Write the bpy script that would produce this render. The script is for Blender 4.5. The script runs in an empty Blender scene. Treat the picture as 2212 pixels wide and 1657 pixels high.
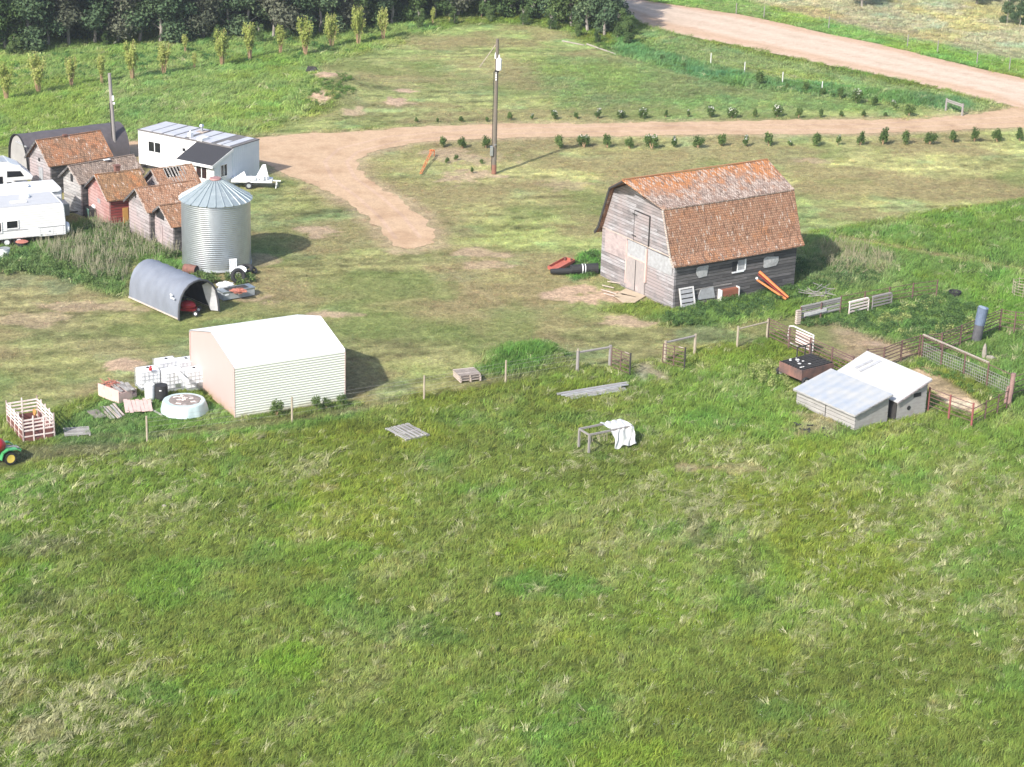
import bpy, bmesh, math, random
import numpy as np
from mathutils import Vector, Matrix
random.seed(7); RNG = np.random.default_rng(11)
scene = bpy.context.scene
COL = scene.collection
PI = math.pi

# ------------------------------------------------------------------ camera
CAMH, PITCH, ROLL = 43.0, 0.35506, 0.030508
W0, H0 = 2212.0, 1657.0
FOC = 6558 / 1.38879
FWv = Vector((0, math.cos(PITCH), -math.sin(PITCH)))
_r0 = Vector((1, 0, 0)); _u0 = _r0.cross(FWv)
RTv = _r0 * math.cos(ROLL) + _u0 * math.sin(ROLL)
UPv = _u0 * math.cos(ROLL) - _r0 * math.sin(ROLL)
camd = bpy.data.cameras.new('camera'); cam = bpy.data.objects.new('camera', camd); COL.objects.link(cam)
Mx = Matrix((RTv, UPv, -FWv)).transposed().to_4x4(); Mx.translation = Vector((0, 0, CAMH))
cam.matrix_world = Mx
camd.sensor_fit = 'HORIZONTAL'; camd.sensor_width = 36.0; camd.lens = 36.0 * FOC / W0
camd.clip_start = 1.0; camd.clip_end = 3000
scene.camera = cam

# ------------------------------------------------------------------ light
SUN_EL = math.radians(37); SUN_AZ = math.radians(236)      # direction towards the sun, angle from +X
world = bpy.data.worlds.new('World'); scene.world = world; world.use_nodes = True
wn = world.node_tree; bg = wn.nodes['Background']
sky = wn.nodes.new('ShaderNodeTexSky'); sky.sky_type = 'NISHITA'; sky.sun_disc = False
sky.sun_elevation = SUN_EL; sky.sun_rotation = math.radians(90) - SUN_AZ
sky.dust_density = 2.0; sky.air_density = 1.0
wn.links.new(sky.outputs[0], bg.inputs[0]); bg.inputs[1].default_value = 0.15
sd = bpy.data.lights.new('sun', 'SUN'); sd.energy = 4.3; sd.angle = math.radians(1.0); sd.color = (1, 0.955, 0.88)
so = bpy.data.objects.new('sun', sd); COL.objects.link(so)
sv = Vector((math.cos(SUN_EL) * math.cos(SUN_AZ), math.cos(SUN_EL) * math.sin(SUN_AZ), math.sin(SUN_EL)))
so.rotation_euler = (-sv).to_track_quat('-Z', 'Y').to_euler()
scene.view_settings.view_transform = 'Standard'; scene.view_settings.look = 'None'
scene.view_settings.exposure = 0.7; scene.view_settings.gamma = 1.0
scene.render.engine = 'CYCLES'

# ------------------------------------------------------------------ helpers
def G(px, py, z=0.0):
    """the point at height z seen at photo point (px, py) - used only to place things at their real spot on the ground"""
    d = FWv + RTv * ((px - W0 / 2) / FOC) - UPv * ((py - H0 / 2) / FOC)
    k = (z - CAMH) / d.z
    return Vector((d.x * k, d.y * k, z))
def Gn(P):
    return [tuple(G(*p)[:2]) for p in P]

class MB:
    def __init__(s): s.v = []; s.f = []
    def add(s, vs, fs):
        n = len(s.v); s.v += [tuple(v) for v in vs]; s.f += [tuple(i + n for i in f) for f in fs]; return s
    def box(s, c, size, rz=0.0, tilt=None):
        hx, hy, hz = size[0] / 2, size[1] / 2, size[2] / 2
        R = Matrix.Rotation(rz, 3, 'Z')
        if tilt: R = R @ Matrix.Rotation(tilt[1], 3, tilt[0])
        vs = [Vector(c) + R @ Vector((x * hx, y * hy, z * hz)) for x, y, z in
              ((-1,-1,-1),(1,-1,-1),(1,1,-1),(-1,1,-1),(-1,-1,1),(1,-1,1),(1,1,1),(-1,1,1))]
        return s.add(vs, ((0,3,2,1),(4,5,6,7),(0,1,5,4),(1,2,6,5),(2,3,7,6),(3,0,4,7)))
    def bx(s, a, b):
        return s.box(((a[0]+b[0])/2,(a[1]+b[1])/2,(a[2]+b[2])/2),(abs(b[0]-a[0]),abs(b[1]-a[1]),abs(b[2]-a[2])))
    def prism(s, pts, vec):
        """closed polygon extruded along vec"""
        n = len(pts); v = Vector(vec); P = [Vector(p) for p in pts]
        return s.add(P + [p + v for p in P], [tuple(range(n))[::-1], tuple(range(n, 2*n))] + [(i, (i+1) % n, n + (i+1) % n, n + i) for i in range(n)])
    def tube(s, p0, p1, r0, r1=None, n=8, cap=True):
        r1 = r0 if r1 is None else r1
        p0 = Vector(p0); p1 = Vector(p1); d = (p1 - p0).normalized()
        a = d.orthogonal().normalized(); b = d.cross(a)
        vs = [p0 + (a * math.cos(t) + b * math.sin(t)) * r0 for t in [2*PI*i/n for i in range(n)]]
        vs += [p1 + (a * math.cos(t) + b * math.sin(t)) * r1 for t in [2*PI*i/n for i in range(n)]]
        fs = [(i, (i+1) % n, n + (i+1) % n, n + i) for i in range(n)]
        if cap: fs += [tuple(range(n))[::-1], tuple(range(n, 2*n))]
        return s.add(vs, fs)
    def path(s, pts, r, n=6):
        for a, b in zip(pts[:-1], pts[1:]): s.tube(a, b, r, r, n)
        return s
    def beam(s, p0, p1, w, h):
        p0 = Vector(p0); p1 = Vector(p1); d = (p1 - p0).normalized()
        a = Vector((0,0,1)).cross(d)
        a = a.normalized() if a.length > 1e-4 else Vector((1,0,0))
        b = d.cross(a)
        q = [a*w/2+b*h/2, -a*w/2+b*h/2, -a*w/2-b*h/2, a*w/2-b*h/2]
        return s.add([p0+i for i in q] + [p1+i for i in q], [(0,1,2,3),(7,6,5,4)] + [(i,(i+1)%4,4+(i+1)%4,4+i) for i in range(4)])
    def lathe(s, prof, n=24, c=(0,0,0), axis='Z', jit=0, ring=False):
        vs = []; prof = list(prof) + ([prof[0]] if ring else [])
        for r, z in prof:
            for i in range(n):
                t = 2*PI*i/n; k = 1 + (random.uniform(-jit, jit) if jit else 0)
                p = (r*k*math.cos(t), r*k*math.sin(t), z)
                if axis == 'X': p = (p[2], p[0], p[1])
                if axis == 'Y': p = (p[0], p[2], p[1])
                vs.append((p[0]+c[0], p[1]+c[1], p[2]+c[2]))
        fs = [(j*n+i, j*n+(i+1)%n, (j+1)*n+(i+1)%n, (j+1)*n+i) for j in range(len(prof)-1) for i in range(n)]
        if ring: return s.add(vs, fs)
        if prof[0][0] > 1e-4: fs.append(tuple(range(n))[::-1])
        if prof[-1][0] > 1e-4: fs.append(tuple((len(prof)-1)*n+i for i in range(n)))
        return s.add(vs, fs)
    def ball(s, c, r, n=12, m=7):
        r = r if hasattr(r, '__len__') else (r, r, r)
        vs = []; 
        for j in range(m+1):
            ph = PI*j/m
            for i in range(n):
                t = 2*PI*i/n; vs.append((c[0]+r[0]*math.sin(ph)*math.cos(t), c[1]+r[1]*math.sin(ph)*math.sin(t), c[2]-r[2]*math.cos(ph)))
        return s.add(vs, [(j*n+i, j*n+(i+1)%n, (j+1)*n+(i+1)%n, (j+1)*n+i) for j in range(m) for i in range(n)])
    def blob(s, c, r, seed=0, k=.25, n=14, m=9):
        rr = random.Random(seed); i0 = len(s.v); s.ball(c, r, n, m)
        for i in range(i0, len(s.v)):
            v = Vector(s.v[i]) - Vector(c); s.v[i] = tuple(Vector(c) + v * (1 + rr.uniform(-k, k)))
        return s
    def build(s, name, m, parent=None, smooth=False, loc=None, rz=0, label=None, bevel=0, recalc=True):
        me = bpy.data.meshes.new(name); me.from_pydata(s.v, [], s.f)
        bm = bmesh.new(); bm.from_mesh(me)
        bmesh.ops.remove_doubles(bm, verts=bm.verts, dist=1e-5)
        if bevel:
            bmesh.ops.bevel(bm, geom=[e for e in bm.edges if e.calc_face_angle(0) > .6], offset=bevel, segments=2, affect='EDGES')
        if recalc: bmesh.ops.recalc_face_normals(bm, faces=bm.faces)
        uv = bm.loops.layers.uv.new('UVMap'); Z = Vector((0,0,1))
        for f in bm.faces:
            n = f.normal; h = Z.cross(n)
            h = h.normalized() if h.length > .05 else Vector((1,0,0))
            t = n.cross(h)
            for l in f.loops: l[uv].uv = (l.vert.co.dot(h), l.vert.co.dot(t))
            f.smooth = smooth
        bm.to_mesh(me); bm.free()
        if m: me.materials.append(m)
        o = bpy.data.objects.new(name, me); COL.objects.link(o)
        if parent: o.parent = parent
        if loc is not None: o.location = loc
        if rz: o.rotation_euler.z = rz
        if label: o['label'] = label
        return o

def tag(o, label=None, cat=None, group=None, kind=None):
    if label: o['label'] = label
    if cat: o['category'] = cat
    if group: o['group'] = group
    if kind: o['kind'] = kind
    return o
def thing(name, label, cat, loc=(0,0,0), rz=0.0, group=None):
    o = bpy.data.objects.new(name, None); COL.objects.link(o); o.empty_display_size = .3
    o.location = loc; o.rotation_euler = (0,0,rz)
    return tag(o, label, cat, group)
def dup(root, loc, rz, label, group=None, scl=None):
    r = root.copy(); COL.objects.link(r); r.location = loc; r.rotation_euler = (0,0,rz)
    if scl: r.scale = scl
    r['label'] = label
    if group: r['group'] = group
    for ch in list(root.children):
        c = ch.copy(); COL.objects.link(c); c.parent = r
        for g in list(ch.children):
            d = g.copy(); COL.objects.link(d); d.parent = c
    return r

# ------------------------------------------------------------------ materials
def newmat(name):
    m = bpy.data.materials.new(name); m.use_nodes = True
    return m, m.node_tree, m.node_tree.nodes['Principled BSDF']
def N(nt, t, **kw):
    n = nt.nodes.new('ShaderNode' + t)
    for k, v in kw.items(): setattr(n, k, v)
    return n
def L(nt, a, b): nt.links.new(a, b)
def ramp(nt, fac, stops):
    r = N(nt, 'ValToRGB'); cr = r.color_ramp
    while len(cr.elements) < len(stops): cr.elements.new(.5)
    for e, (p, c) in zip(cr.elements, stops):
        e.position = p; e.color = (*c, 1) if len(c) == 3 else c
    L(nt, fac, r.inputs[0]); return r.outputs[0]
def noise(nt, vec, sc, det=4, rough=.55, stretch=None, dist=0.0):
    if stretch:
        mp = N(nt, 'Mapping'); mp.inputs['Scale'].default_value = stretch; L(nt, vec, mp.inputs[0]); vec = mp.outputs[0]
    n = N(nt, 'TexNoise'); n.inputs['Scale'].default_value = sc; n.inputs['Detail'].default_value = det
    n.inputs['Roughness'].default_value = rough; n.inputs['Distortion'].default_value = dist
    L(nt, vec, n.inputs['Vector']); return n.outputs['Fac']
def mix(nt, fac, a, b, mode='MIX'):
    m = N(nt, 'Mix', data_type='RGBA', blend_type=mode)
    for s, x in ((m.inputs[0], fac), (m.inputs[6], a), (m.inputs[7], b)):
        if isinstance(x, (int, float)): s.default_value = x
        elif isinstance(x, tuple): s.default_value = (*x, 1)
        else: L(nt, x, s)
    return m.outputs[2]
def math_(nt, op, a, b=None):
    m = N(nt, 'Math', operation=op)
    for s, x in ((m.inputs[0], a), (m.inputs[1], b)):
        if x is None: continue
        if isinstance(x, (int, float)): s.default_value = x
        else: L(nt, x, s)
    return m.outputs[0]
def uvn(nt): return N(nt, 'TexCoord').outputs['UV']
def objn(nt): return N(nt, 'TexCoord').outputs['Object']
def bump(nt, bs, h, st=.5, d=.02):
    b = N(nt, 'Bump'); b.inputs['Strength'].default_value = st; b.inputs['Distance'].default_value = d
    L(nt, h, b.inputs['Height']); L(nt, b.outputs[0], bs.inputs['Normal'])

def plain(name, c1, c2=None, rough=.7, metal=0.0, sc=3.0, stretch=None, bmp=.15, dirt=None, dirt_amt=.5):
    m, nt, bs = newmat(name); v = objn(nt)
    c2 = c2 or tuple(x * .8 for x in c1)
    n = noise(nt, v, sc, 5, .6, stretch)
    c = ramp(nt, n, [(.3, c2), (.7, c1)])
    if dirt:
        n2 = noise(nt, v, 1.3, 6, .65)
        c = mix(nt, ramp(nt, n2, [(.62 - .25 * dirt_amt, (0,0,0)), (.78 - .2 * dirt_amt, (1,1,1))]), c, dirt)
    L(nt, c, bs.inputs['Base Color']); bs.inputs['Roughness'].default_value = rough; bs.inputs['Metallic'].default_value = metal
    if bmp: bump(nt, bs, n, bmp)
    return m

def siding(name, cols, board=.17, gap=.1, vertical=False, dark=(.028,.026,.024), tint=None, grain=.75):
    m, nt, bs = newmat(name); uv = uvn(nt)
    sp = N(nt, 'SeparateXYZ'); L(nt, uv, sp.inputs[0])
    u, v = (sp.outputs[1], sp.outputs[0]) if vertical else (sp.outputs[0], sp.outputs[1])
    vb = math_(nt, 'DIVIDE', v, board); fl = math_(nt, 'FLOOR', vb); fr = math_(nt, 'FRACT', vb)
    ub = math_(nt, 'FLOOR', math_(nt, 'ADD', math_(nt, 'DIVIDE', u, 2.7), math_(nt, 'MULTIPLY', fl, .37)))
    cb = N(nt, 'CombineXYZ'); L(nt, fl, cb.inputs[0]); L(nt, ub, cb.inputs[1])
    wn_ = N(nt, 'TexWhiteNoise', noise_dimensions='3D'); L(nt, cb.outputs[0], wn_.inputs[0])
    c = ramp(nt, wn_.outputs[0], [(i / (len(cols) - 1), q) for i, q in enumerate(cols)])
    cv = N(nt, 'CombineXYZ'); L(nt, u, cv.inputs[0]); L(nt, v, cv.inputs[1])
    g = noise(nt, cv.outputs[0], 3.0, 6, .7, (.5, 9, 1))
    c = mix(nt, grain, c, ramp(nt, g, [(.3, (.35,.35,.35)), (.5, (.8,.8,.8)), (.72, (1.5,1.5,1.5))]), 'MULTIPLY')
    if tint:
        t = noise(nt, objn(nt), .55, 4, .6)
        c = mix(nt, ramp(nt, t, [(.42, (0,0,0)), (.62, (1,1,1))]), c, tint)
    gp = ramp(nt, fr, [(0, (0,0,0)), (gap, (0,0,0)), (gap + .05, (1,1,1)), (1, (1,1,1))])
    c = mix(nt, gp, dark, c)
    L(nt, c, bs.inputs['Base Color']); bs.inputs['Roughness'].default_value = .9
    bump(nt, bs, math_(nt, 'ADD', math_(nt, 'MULTIPLY', gp, .6), math_(nt, 'MULTIPLY', g, .5)), .8, .03)
    return m

def shingles(name, c_a, c_b, c_moss, moss=(.45,.6), row=.15, wid=.17, fleck=.73, gap=(.05,.03,.02), zline=None):
    m, nt, bs = newmat(name); uv = uvn(nt)
    br = N(nt, 'TexBrick'); L(nt, uv, br.inputs['Vector']); br.inputs['Scale'].default_value = 1.0
    br.inputs['Brick Width'].default_value = wid; br.inputs['Row Height'].default_value = row
    br.inputs['Mortar Size'].default_value = .012; br.inputs['Mortar Smooth'].default_value = .3; br.inputs['Bias'].default_value = 0.0
    br.inputs['Color1'].default_value = (0,0,0,1); br.inputs['Color2'].default_value = (1,1,1,1); br.inputs['Mortar'].default_value = (.5,.5,.5,1)
    ca = ramp(nt, br.outputs['Color'], [(0, c_a), (1, c_b)])
    n1 = noise(nt, objn(nt), .9, 6, .68)
    if zline:
        sx = N(nt, 'SeparateXYZ'); L(nt, objn(nt), sx.inputs[0])
        n1 = math_(nt, 'ADD', n1, ramp(nt, math_(nt, 'DIVIDE', math_(nt, 'SUBTRACT', sx.outputs[2], zline[0]), zline[1] - zline[0]), [(0, (0,0,0)), (1, (.35,.35,.35))]))
    c = mix(nt, ramp(nt, n1, [(moss[0], (0,0,0)), (moss[1], (1,1,1))]), ca, c_moss)
    # single weathered shingles turned pale or dark
    sp = N(nt, 'SeparateXYZ'); L(nt, uv, sp.inputs[0])
    cv = N(nt, 'CombineXYZ'); L(nt, math_(nt, 'MULTIPLY', sp.outputs[0], 11), cv.inputs[0]); L(nt, math_(nt, 'MULTIPLY', sp.outputs[1], 3.6), cv.inputs[1])
    vo = N(nt, 'TexVoronoi'); vo.inputs['Scale'].default_value = 1.0; L(nt, cv.outputs[0], vo.inputs['Vector'])
    sc2 = N(nt, 'SeparateColor'); L(nt, vo.outputs['Color'], sc2.inputs[0])
    c = mix(nt, ramp(nt, sc2.outputs[0], [(fleck, (0,0,0)), (fleck + .03, (.75,.75,.75))]), c, (.55,.45,.38))
    c = mix(nt, ramp(nt, sc2.outputs[1], [(.8, (0,0,0)), (.82, (.65,.65,.65))]), c, tuple(x * .45 for x in c_a))
    c = mix(nt, math_(nt, 'MULTIPLY', br.outputs['Fac'], .8), c, gap)
    g = noise(nt, uv, 9, 5, .7, (2.2, .8, 1))
    c = mix(nt, .7, c, ramp(nt, g, [(.3, (.6,.6,.6)), (.7, (1.4,1.4,1.4))]), 'MULTIPLY')
    L(nt, c, bs.inputs['Base Color']); bs.inputs['Roughness'].default_value = .95
    bump(nt, bs, math_(nt, 'ADD', math_(nt, 'MULTIPLY', br.outputs['Fac'], -1), math_(nt, 'ADD', g, sc2.outputs[2])), .6, .025)
    return m

def metal_sheet(name, c, rough=.45, metal=.0, pitch=.2, along='u', st=.5, c2=None, stain=None):
    """profiled sheet; the ribs are bump"""
    m, nt, bs = newmat(name); uv = uvn(nt); sp = N(nt, 'SeparateXYZ'); L(nt, uv, sp.inputs[0])
    a = sp.outputs[0] if along == 'u' else sp.outputs[1]
    w = math_(nt, 'SINE', math_(nt, 'MULTIPLY', a, 2 * PI / pitch))
    n = noise(nt, objn(nt), 1.1, 5, .6)
    col = ramp(nt, n, [(.35, c2 or tuple(x * .85 for x in c)), (.65, c)])
    if stain:
        col = mix(nt, ramp(nt, noise(nt, uv, 2, 5, .65, (3, .5, 1)), [(.55, (0,0,0)), (.75, (.7,.7,.7))]), col, stain)
    L(nt, col, bs.inputs['Base Color']); bs.inputs['Roughness'].default_value = rough; bs.inputs['Metallic'].default_value = metal
    bump(nt, bs, w, st, .02); return m

def foliage(name, c1, c2, c3=None, sc=1.2, trans=.25):
    m, nt, bs = newmat(name)
    g = N(nt, 'NewGeometry'); n = noise(nt, g.outputs['Position'], sc, 4, .65)
    oi = N(nt, 'ObjectInfo')
    f = math_(nt, 'ADD', n, math_(nt, 'MULTIPLY', math_(nt, 'SUBTRACT', oi.outputs['Random'], .5), .25))
    f = math_(nt, 'ADD', f, math_(nt, 'MULTIPLY', math_(nt, 'SUBTRACT', g.outputs['Random Per Island'], .5), .3))
    c = ramp(nt, f, [(.3, c1), (.6, c2), (.8, c3 or c2)])
    L(nt, c, bs.inputs['Base Color']); bs.inputs['Roughness'].default_value = .75
    bs.inputs['Specular IOR Level'].default_value = .15
    tr = N(nt, 'BsdfTranslucent'); L(nt, c, tr.inputs[0]); ms = N(nt, 'MixShader'); ms.inputs[0].default_value = trans
    L(nt, bs.outputs[0], ms.inputs[1]); L(nt, tr.outputs[0], ms.inputs[2])
    L(nt, ms.outputs[0], nt.nodes['Material Output'].inputs[0]); return m

MT = {}
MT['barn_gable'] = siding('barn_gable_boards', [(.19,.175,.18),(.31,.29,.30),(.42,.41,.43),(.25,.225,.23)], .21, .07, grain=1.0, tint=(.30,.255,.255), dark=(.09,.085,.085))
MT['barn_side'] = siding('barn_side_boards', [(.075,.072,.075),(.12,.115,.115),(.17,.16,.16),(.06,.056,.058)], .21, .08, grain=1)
MT['grey_boards'] = siding('weathered_grey_boards', [(.19,.175,.175),(.33,.305,.31),(.44,.41,.415),(.25,.22,.22)], .22, .07, grain=1.0, tint=(.38,.31,.31), dark=(.1,.09,.09))
MT['grey_boards2'] = siding('pale_grey_boards', [(.28,.265,.26),(.38,.37,.365),(.46,.44,.43),(.33,.3,.29)], .22, .07, grain=1.0, dark=(.1,.1,.1))
MT['red_boards'] = siding('faded_red_boards', [(.36,.14,.12),(.44,.21,.19),(.47,.27,.24),(.32,.11,.10)], .22, .07, grain=.95, tint=(.46,.30,.28), dark=(.14,.06,.05))
MT['redwall'] = siding('red_painted_boards', [(.26,.045,.04),(.33,.07,.06),(.22,.04,.04)], .2, .1, grain=.6)
MT['old_plank'] = siding('old_plank', [(.3,.28,.26),(.42,.4,.38),(.5,.48,.45)], .14, .1, grain=.8)
MT['pale_plank'] = siding('pale_plank', [(.5,.42,.36),(.62,.52,.45),(.42,.34,.3)], .14, .1, grain=.7)
MT['plywood'] = plain('weathered_plywood', (.44,.36,.35), (.3,.25,.25), sc=2.5, stretch=(1,1,4), dirt=(.24,.2,.2))
MT['door_wood'] = plain('pale_door_boards', (.37,.33,.32), (.25,.225,.22), sc=5, stretch=(6,6,.5), dirt=(.5,.35,.34), dirt_amt=.3)
MT['sheetgrey'] = plain('grey_sheet', (.4,.41,.43), (.27,.27,.28), sc=4, rough=.6)
MT['roof_low'] = shingles('rust_brown_shingles', (.30,.15,.09), (.40,.235,.15), (.44,.19,.08), (.5,.75), fleck=.92)
MT['roof_up'] = shingles('weathered_grey_shingles', (.26,.17,.13), (.42,.33,.28), (.48,.20,.075), (.54,.76), fleck=.74, zline=(6.5,7.5))
MT['roof_g1'] = shingles('brown_orange_shingles', (.28,.15,.085), (.38,.225,.135), (.46,.19,.085), (.45,.65), fleck=.93)
MT['roof_g2'] = shingles('grey_brown_shingles', (.24,.18,.145), (.34,.27,.22), (.31,.21,.15), (.5,.7), fleck=.88)
MT['roof_g3'] = shingles('mossy_orange_shingles', (.26,.14,.07), (.34,.20,.10), (.46,.18,.065), (.48,.65), fleck=.94)
MT['roof_g4'] = shingles('orange_grey_shingles', (.34,.165,.09), (.42,.25,.16), (.42,.25,.16), (.45,.65), fleck=.88)
MT['asphalt_roof'] = plain('charcoal_shingle', (.04,.04,.047), (.025,.025,.03), sc=20, rough=.95)
MT['white_paint'] = plain('white_paint', (.8,.8,.79), (.74,.74,.74), rough=.45, sc=1.2, bmp=.03)
MT['white_metal'] = metal_sheet('white_sheet', (.50,.50,.53), .4, 0, .3, 'u', .25, (.43,.43,.46), stain=(.28,.26,.25))
MT['rv_side'] = metal_sheet('rv_side_sheet', (.74,.74,.74), .35, 0, .16, 'v', .2, (.68,.68,.68))
MT['rv_roof'] = plain('rv_roof', (.47,.47,.48), (.42,.42,.43), rough=.5, sc=1.5, bmp=.03, stretch=(1,3,1))
def splash(m, col, top):
    nt = m.node_tree; bs = nt.nodes['Principled BSDF']; src = bs.inputs['Base Color'].links[0].from_socket
    sp = N(nt, 'SeparateXYZ'); L(nt, objn(nt), sp.inputs[0])
    k = math_(nt, 'SUBTRACT', math_(nt, 'ADD', 1.0, math_(nt, 'MULTIPLY', math_(nt, 'SUBTRACT', noise(nt, objn(nt), 3, 5, .7), .5), 2.2)), math_(nt, 'DIVIDE', sp.outputs[2], top))
    L(nt, mix(nt, ramp(nt, k, [(.2, (0,0,0)), (1, (.75,.75,.75))]), src, col), bs.inputs['Base Color'])
splash(MT['shed_end'] if 'shed_end' in MT else MT['white_paint'], (.4,.3,.2), .4) if 0 else None
MT['galv'] = plain('galvanised', (.50,.54,.57), (.43,.46,.49), rough=.36, metal=.8, sc=2.5, bmp=.03)
MT['galv_roof'] = plain('galvanised_roof', (.31,.36,.385), (.26,.31,.33), rough=.5, metal=.3, sc=2.5, bmp=.03, dirt=(.42,.46,.47), dirt_amt=.3)
MT['shed_roof'] = plain('shed_roof_white', (.86,.86,.86), (.82,.82,.83), rough=.4, sc=.6, bmp=.0)
MT['shed_front'] = plain('shed_front_cream', (.62,.64,.575), (.59,.61,.55), rough=.45, sc=1, bmp=.0)
MT['shed_end'] = plain('shed_end_blush', (.46,.345,.325), (.45,.365,.345), rough=.5, sc=.6, bmp=.0)
MT['dark_glass'] = plain('dark_glass', (.02,.022,.025), (.012,.012,.014), rough=.12, sc=2, bmp=0)
MT['black'] = plain('black_rubber', (.025,.025,.027), (.015,.015,.016), rough=.8, sc=6)
MT['charred'] = plain('charred_timber', (.05,.047,.045), (.018,.017,.017), rough=.9, sc=9)
MT['rust'] = plain('rusty_steel', (.22,.10,.075), (.12,.06,.05), rough=.85, sc=6)
MT['rustpipe'] = plain('rust_brown_pipe', (.16,.085,.075), (.09,.055,.05), rough=.8, sc=5)
MT['redpost'] = plain('red_primer', (.3,.09,.08), (.18,.06,.055), rough=.8, sc=5)
MT['orange'] = plain('orange_paint', (.72,.2,.05), (.5,.1,.03), rough=.6, sc=6)
MT['red'] = plain('red_paint', (.42,.02,.025), (.34,.015,.02), rough=.35, sc=3, bmp=.02)
MT['green'] = plain('green_paint', (.08,.36,.13), (.05,.27,.09), rough=.4, sc=3, bmp=.02)
MT['yellow'] = plain('yellow_paint', (.72,.56,.12), (.62,.46,.1), rough=.45, sc=3, bmp=.02)
MT['tent'] = plain('grey_tarp', (.19,.21,.255), (.155,.17,.205), rough=.55, sc=1.6, stretch=(1,1,.5), bmp=.5)
MT['tentin'] = plain('tarp_lining', (.035,.035,.042), (.025,.025,.03), rough=.7, sc=2)  # inner skin coloured near black so the shelter's inside looks shaded
MT['quon'] = plain('dark_cover', (.105,.093,.10), (.07,.062,.068), rough=.7, sc=2, stretch=(1,1,.4), bmp=.3)
MT['quon_end'] = plain('grey_end_cloth', (.34,.33,.33), (.27,.26,.26), rough=.8, sc=1.2)
MT['polew'] = plain('pole_wood', (.18,.155,.12), (.11,.095,.08), rough=.9, sc=4, stretch=(6,6,.4))
MT['polegrey'] = plain('grey_pole_wood', (.3,.28,.27), (.2,.18,.17), rough=.9, sc=4, stretch=(6,6,.4))
MT['polered'] = plain('reddish_pole_base', (.25,.115,.075), (.18,.085,.06), rough=.9, sc=4)
MT['post'] = plain('fence_post_wood', (.42,.36,.27), (.26,.22,.17), rough=.9, sc=6, stretch=(4,4,.5))
MT['whitepl'] = plain('white_plastic', (.8,.81,.82), (.72,.74,.76), rough=.4, sc=2, bmp=.1)
MT['greybox'] = plain('grey_plastic_box', (.36,.39,.4), (.28,.3,.32), rough=.6, sc=3)
MT['pool'] = plain('pale_blue_vinyl', (.42,.53,.54), (.48,.56,.57), rough=.45, sc=2, bmp=.3)
MT['junk'] = plain('murky_litter', (.3,.24,.22), (.14,.13,.12), rough=.9, sc=3, dirt=(.5,.5,.5), dirt_amt=.3)
MT['pinkwood'] = plain('pink_painted_wood', (.62,.45,.40), (.5,.36,.33), rough=.8, sc=3, dirt=(.4,.3,.28), dirt_amt=.2)
MT['rackpaint'] = plain('chipped_pink_white', (.82,.74,.71), (.66,.52,.48), rough=.6, sc=5)
MT['rackred'] = plain('dark_red_panel', (.2,.07,.06), (.12,.05,.045), rough=.8, sc=3)
MT['steelblue'] = plain('blue_grey_drum', (.14,.18,.26), (.09,.12,.18), rough=.5, sc=4)
MT['bark'] = plain('pale_bark', (.34,.31,.28), (.18,.16,.14), rough=.95, sc=5, stretch=(1,1,.3))
MT['leaf_dark'] = foliage('dark_leaves', (.055,.095,.05), (.10,.155,.075), (.16,.21,.11), .5)
MT['leaf_mid'] = foliage('mid_leaves', (.055,.10,.035), (.11,.17,.055), (.17,.23,.09), .7)
MT['leaf_grey'] = foliage('grey_leaves', (.07,.085,.055), (.12,.13,.085), (.16,.17,.12), .6)
MT['leaf_shrub'] = foliage('shrub_leaves', (.075,.125,.04), (.13,.20,.06), (.20,.28,.09), 3, .4)
MT['leaf_poplar'] = foliage('poplar_leaves', (.32,.38,.10), (.44,.48,.15), (.52,.54,.22), 1.5, .45)
MT['twig'] = plain('tan_twigs', (.42,.28,.17), (.3,.2,.12), rough=.9, sc=3)
MT['blossom'] = plain('white_blossom', (.75,.72,.7), (.6,.58,.56), rough=.8, sc=5)

splash(MT['shed_end'], (.42,.28,.19), .55); splash(MT['shed_front'], (.36,.33,.22), .3)
# ------------------------------------------------------------------ ground: one sheet, colour and height by zone
def vnoise(x, y, seed=0):
    xi = np.floor(x).astype(np.int64); yi = np.floor(y).astype(np.int64); fx = x - xi; fy = y - yi
    fx = fx*fx*(3-2*fx); fy = fy*fy*(3-2*fy)
    def h(a, b):
        n = (a * 374761393 + b * 668265263 + seed * 974634777) & 0x7fffffff
        n = ((n ^ (n >> 13)) * 1274126177) & 0x7fffffff
        return ((n ^ (n >> 16)) & 0xffff) / 65535.0
    a = h(xi, yi); b = h(xi+1, yi); c = h(xi, yi+1); d = h(xi+1, yi+1)
    return (a*(1-fx)+b*fx)*(1-fy) + (c*(1-fx)+d*fx)*fy
def fbm(x, y, sc, octv=4, seed=0):
    s = 0; a = 1; t = 0
    for o in range(octv):
        s = s + a * vnoise(x*sc*2**o + 17*o, y*sc*2**o - 9*o, seed+o); t += a; a *= .55
    return s / t
def sdist(x, y, P):
    """signed distance to polygon, inside positive"""
    d = np.full(x.shape, 1e9); ins = np.zeros(x.shape, bool); n = len(P)
    for i in range(n):
        ax, ay = P[i]; bx, by = P[(i+1) % n]
        ex, ey = bx-ax, by-ay; wx, wy = x-ax, y-ay
        t = np.clip((wx*ex+wy*ey)/(ex*ex+ey*ey+1e-9), 0, 1)
        d = np.minimum(d, (wx-ex*t)**2 + (wy-ey*t)**2)
        c = ((ay > y) != (by > y)) & (x < (bx-ax)*(y-ay)/(by-ay+1e-12)+ax)
        ins ^= c
    d = np.sqrt(d); return np.where(ins, d, -d)

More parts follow.
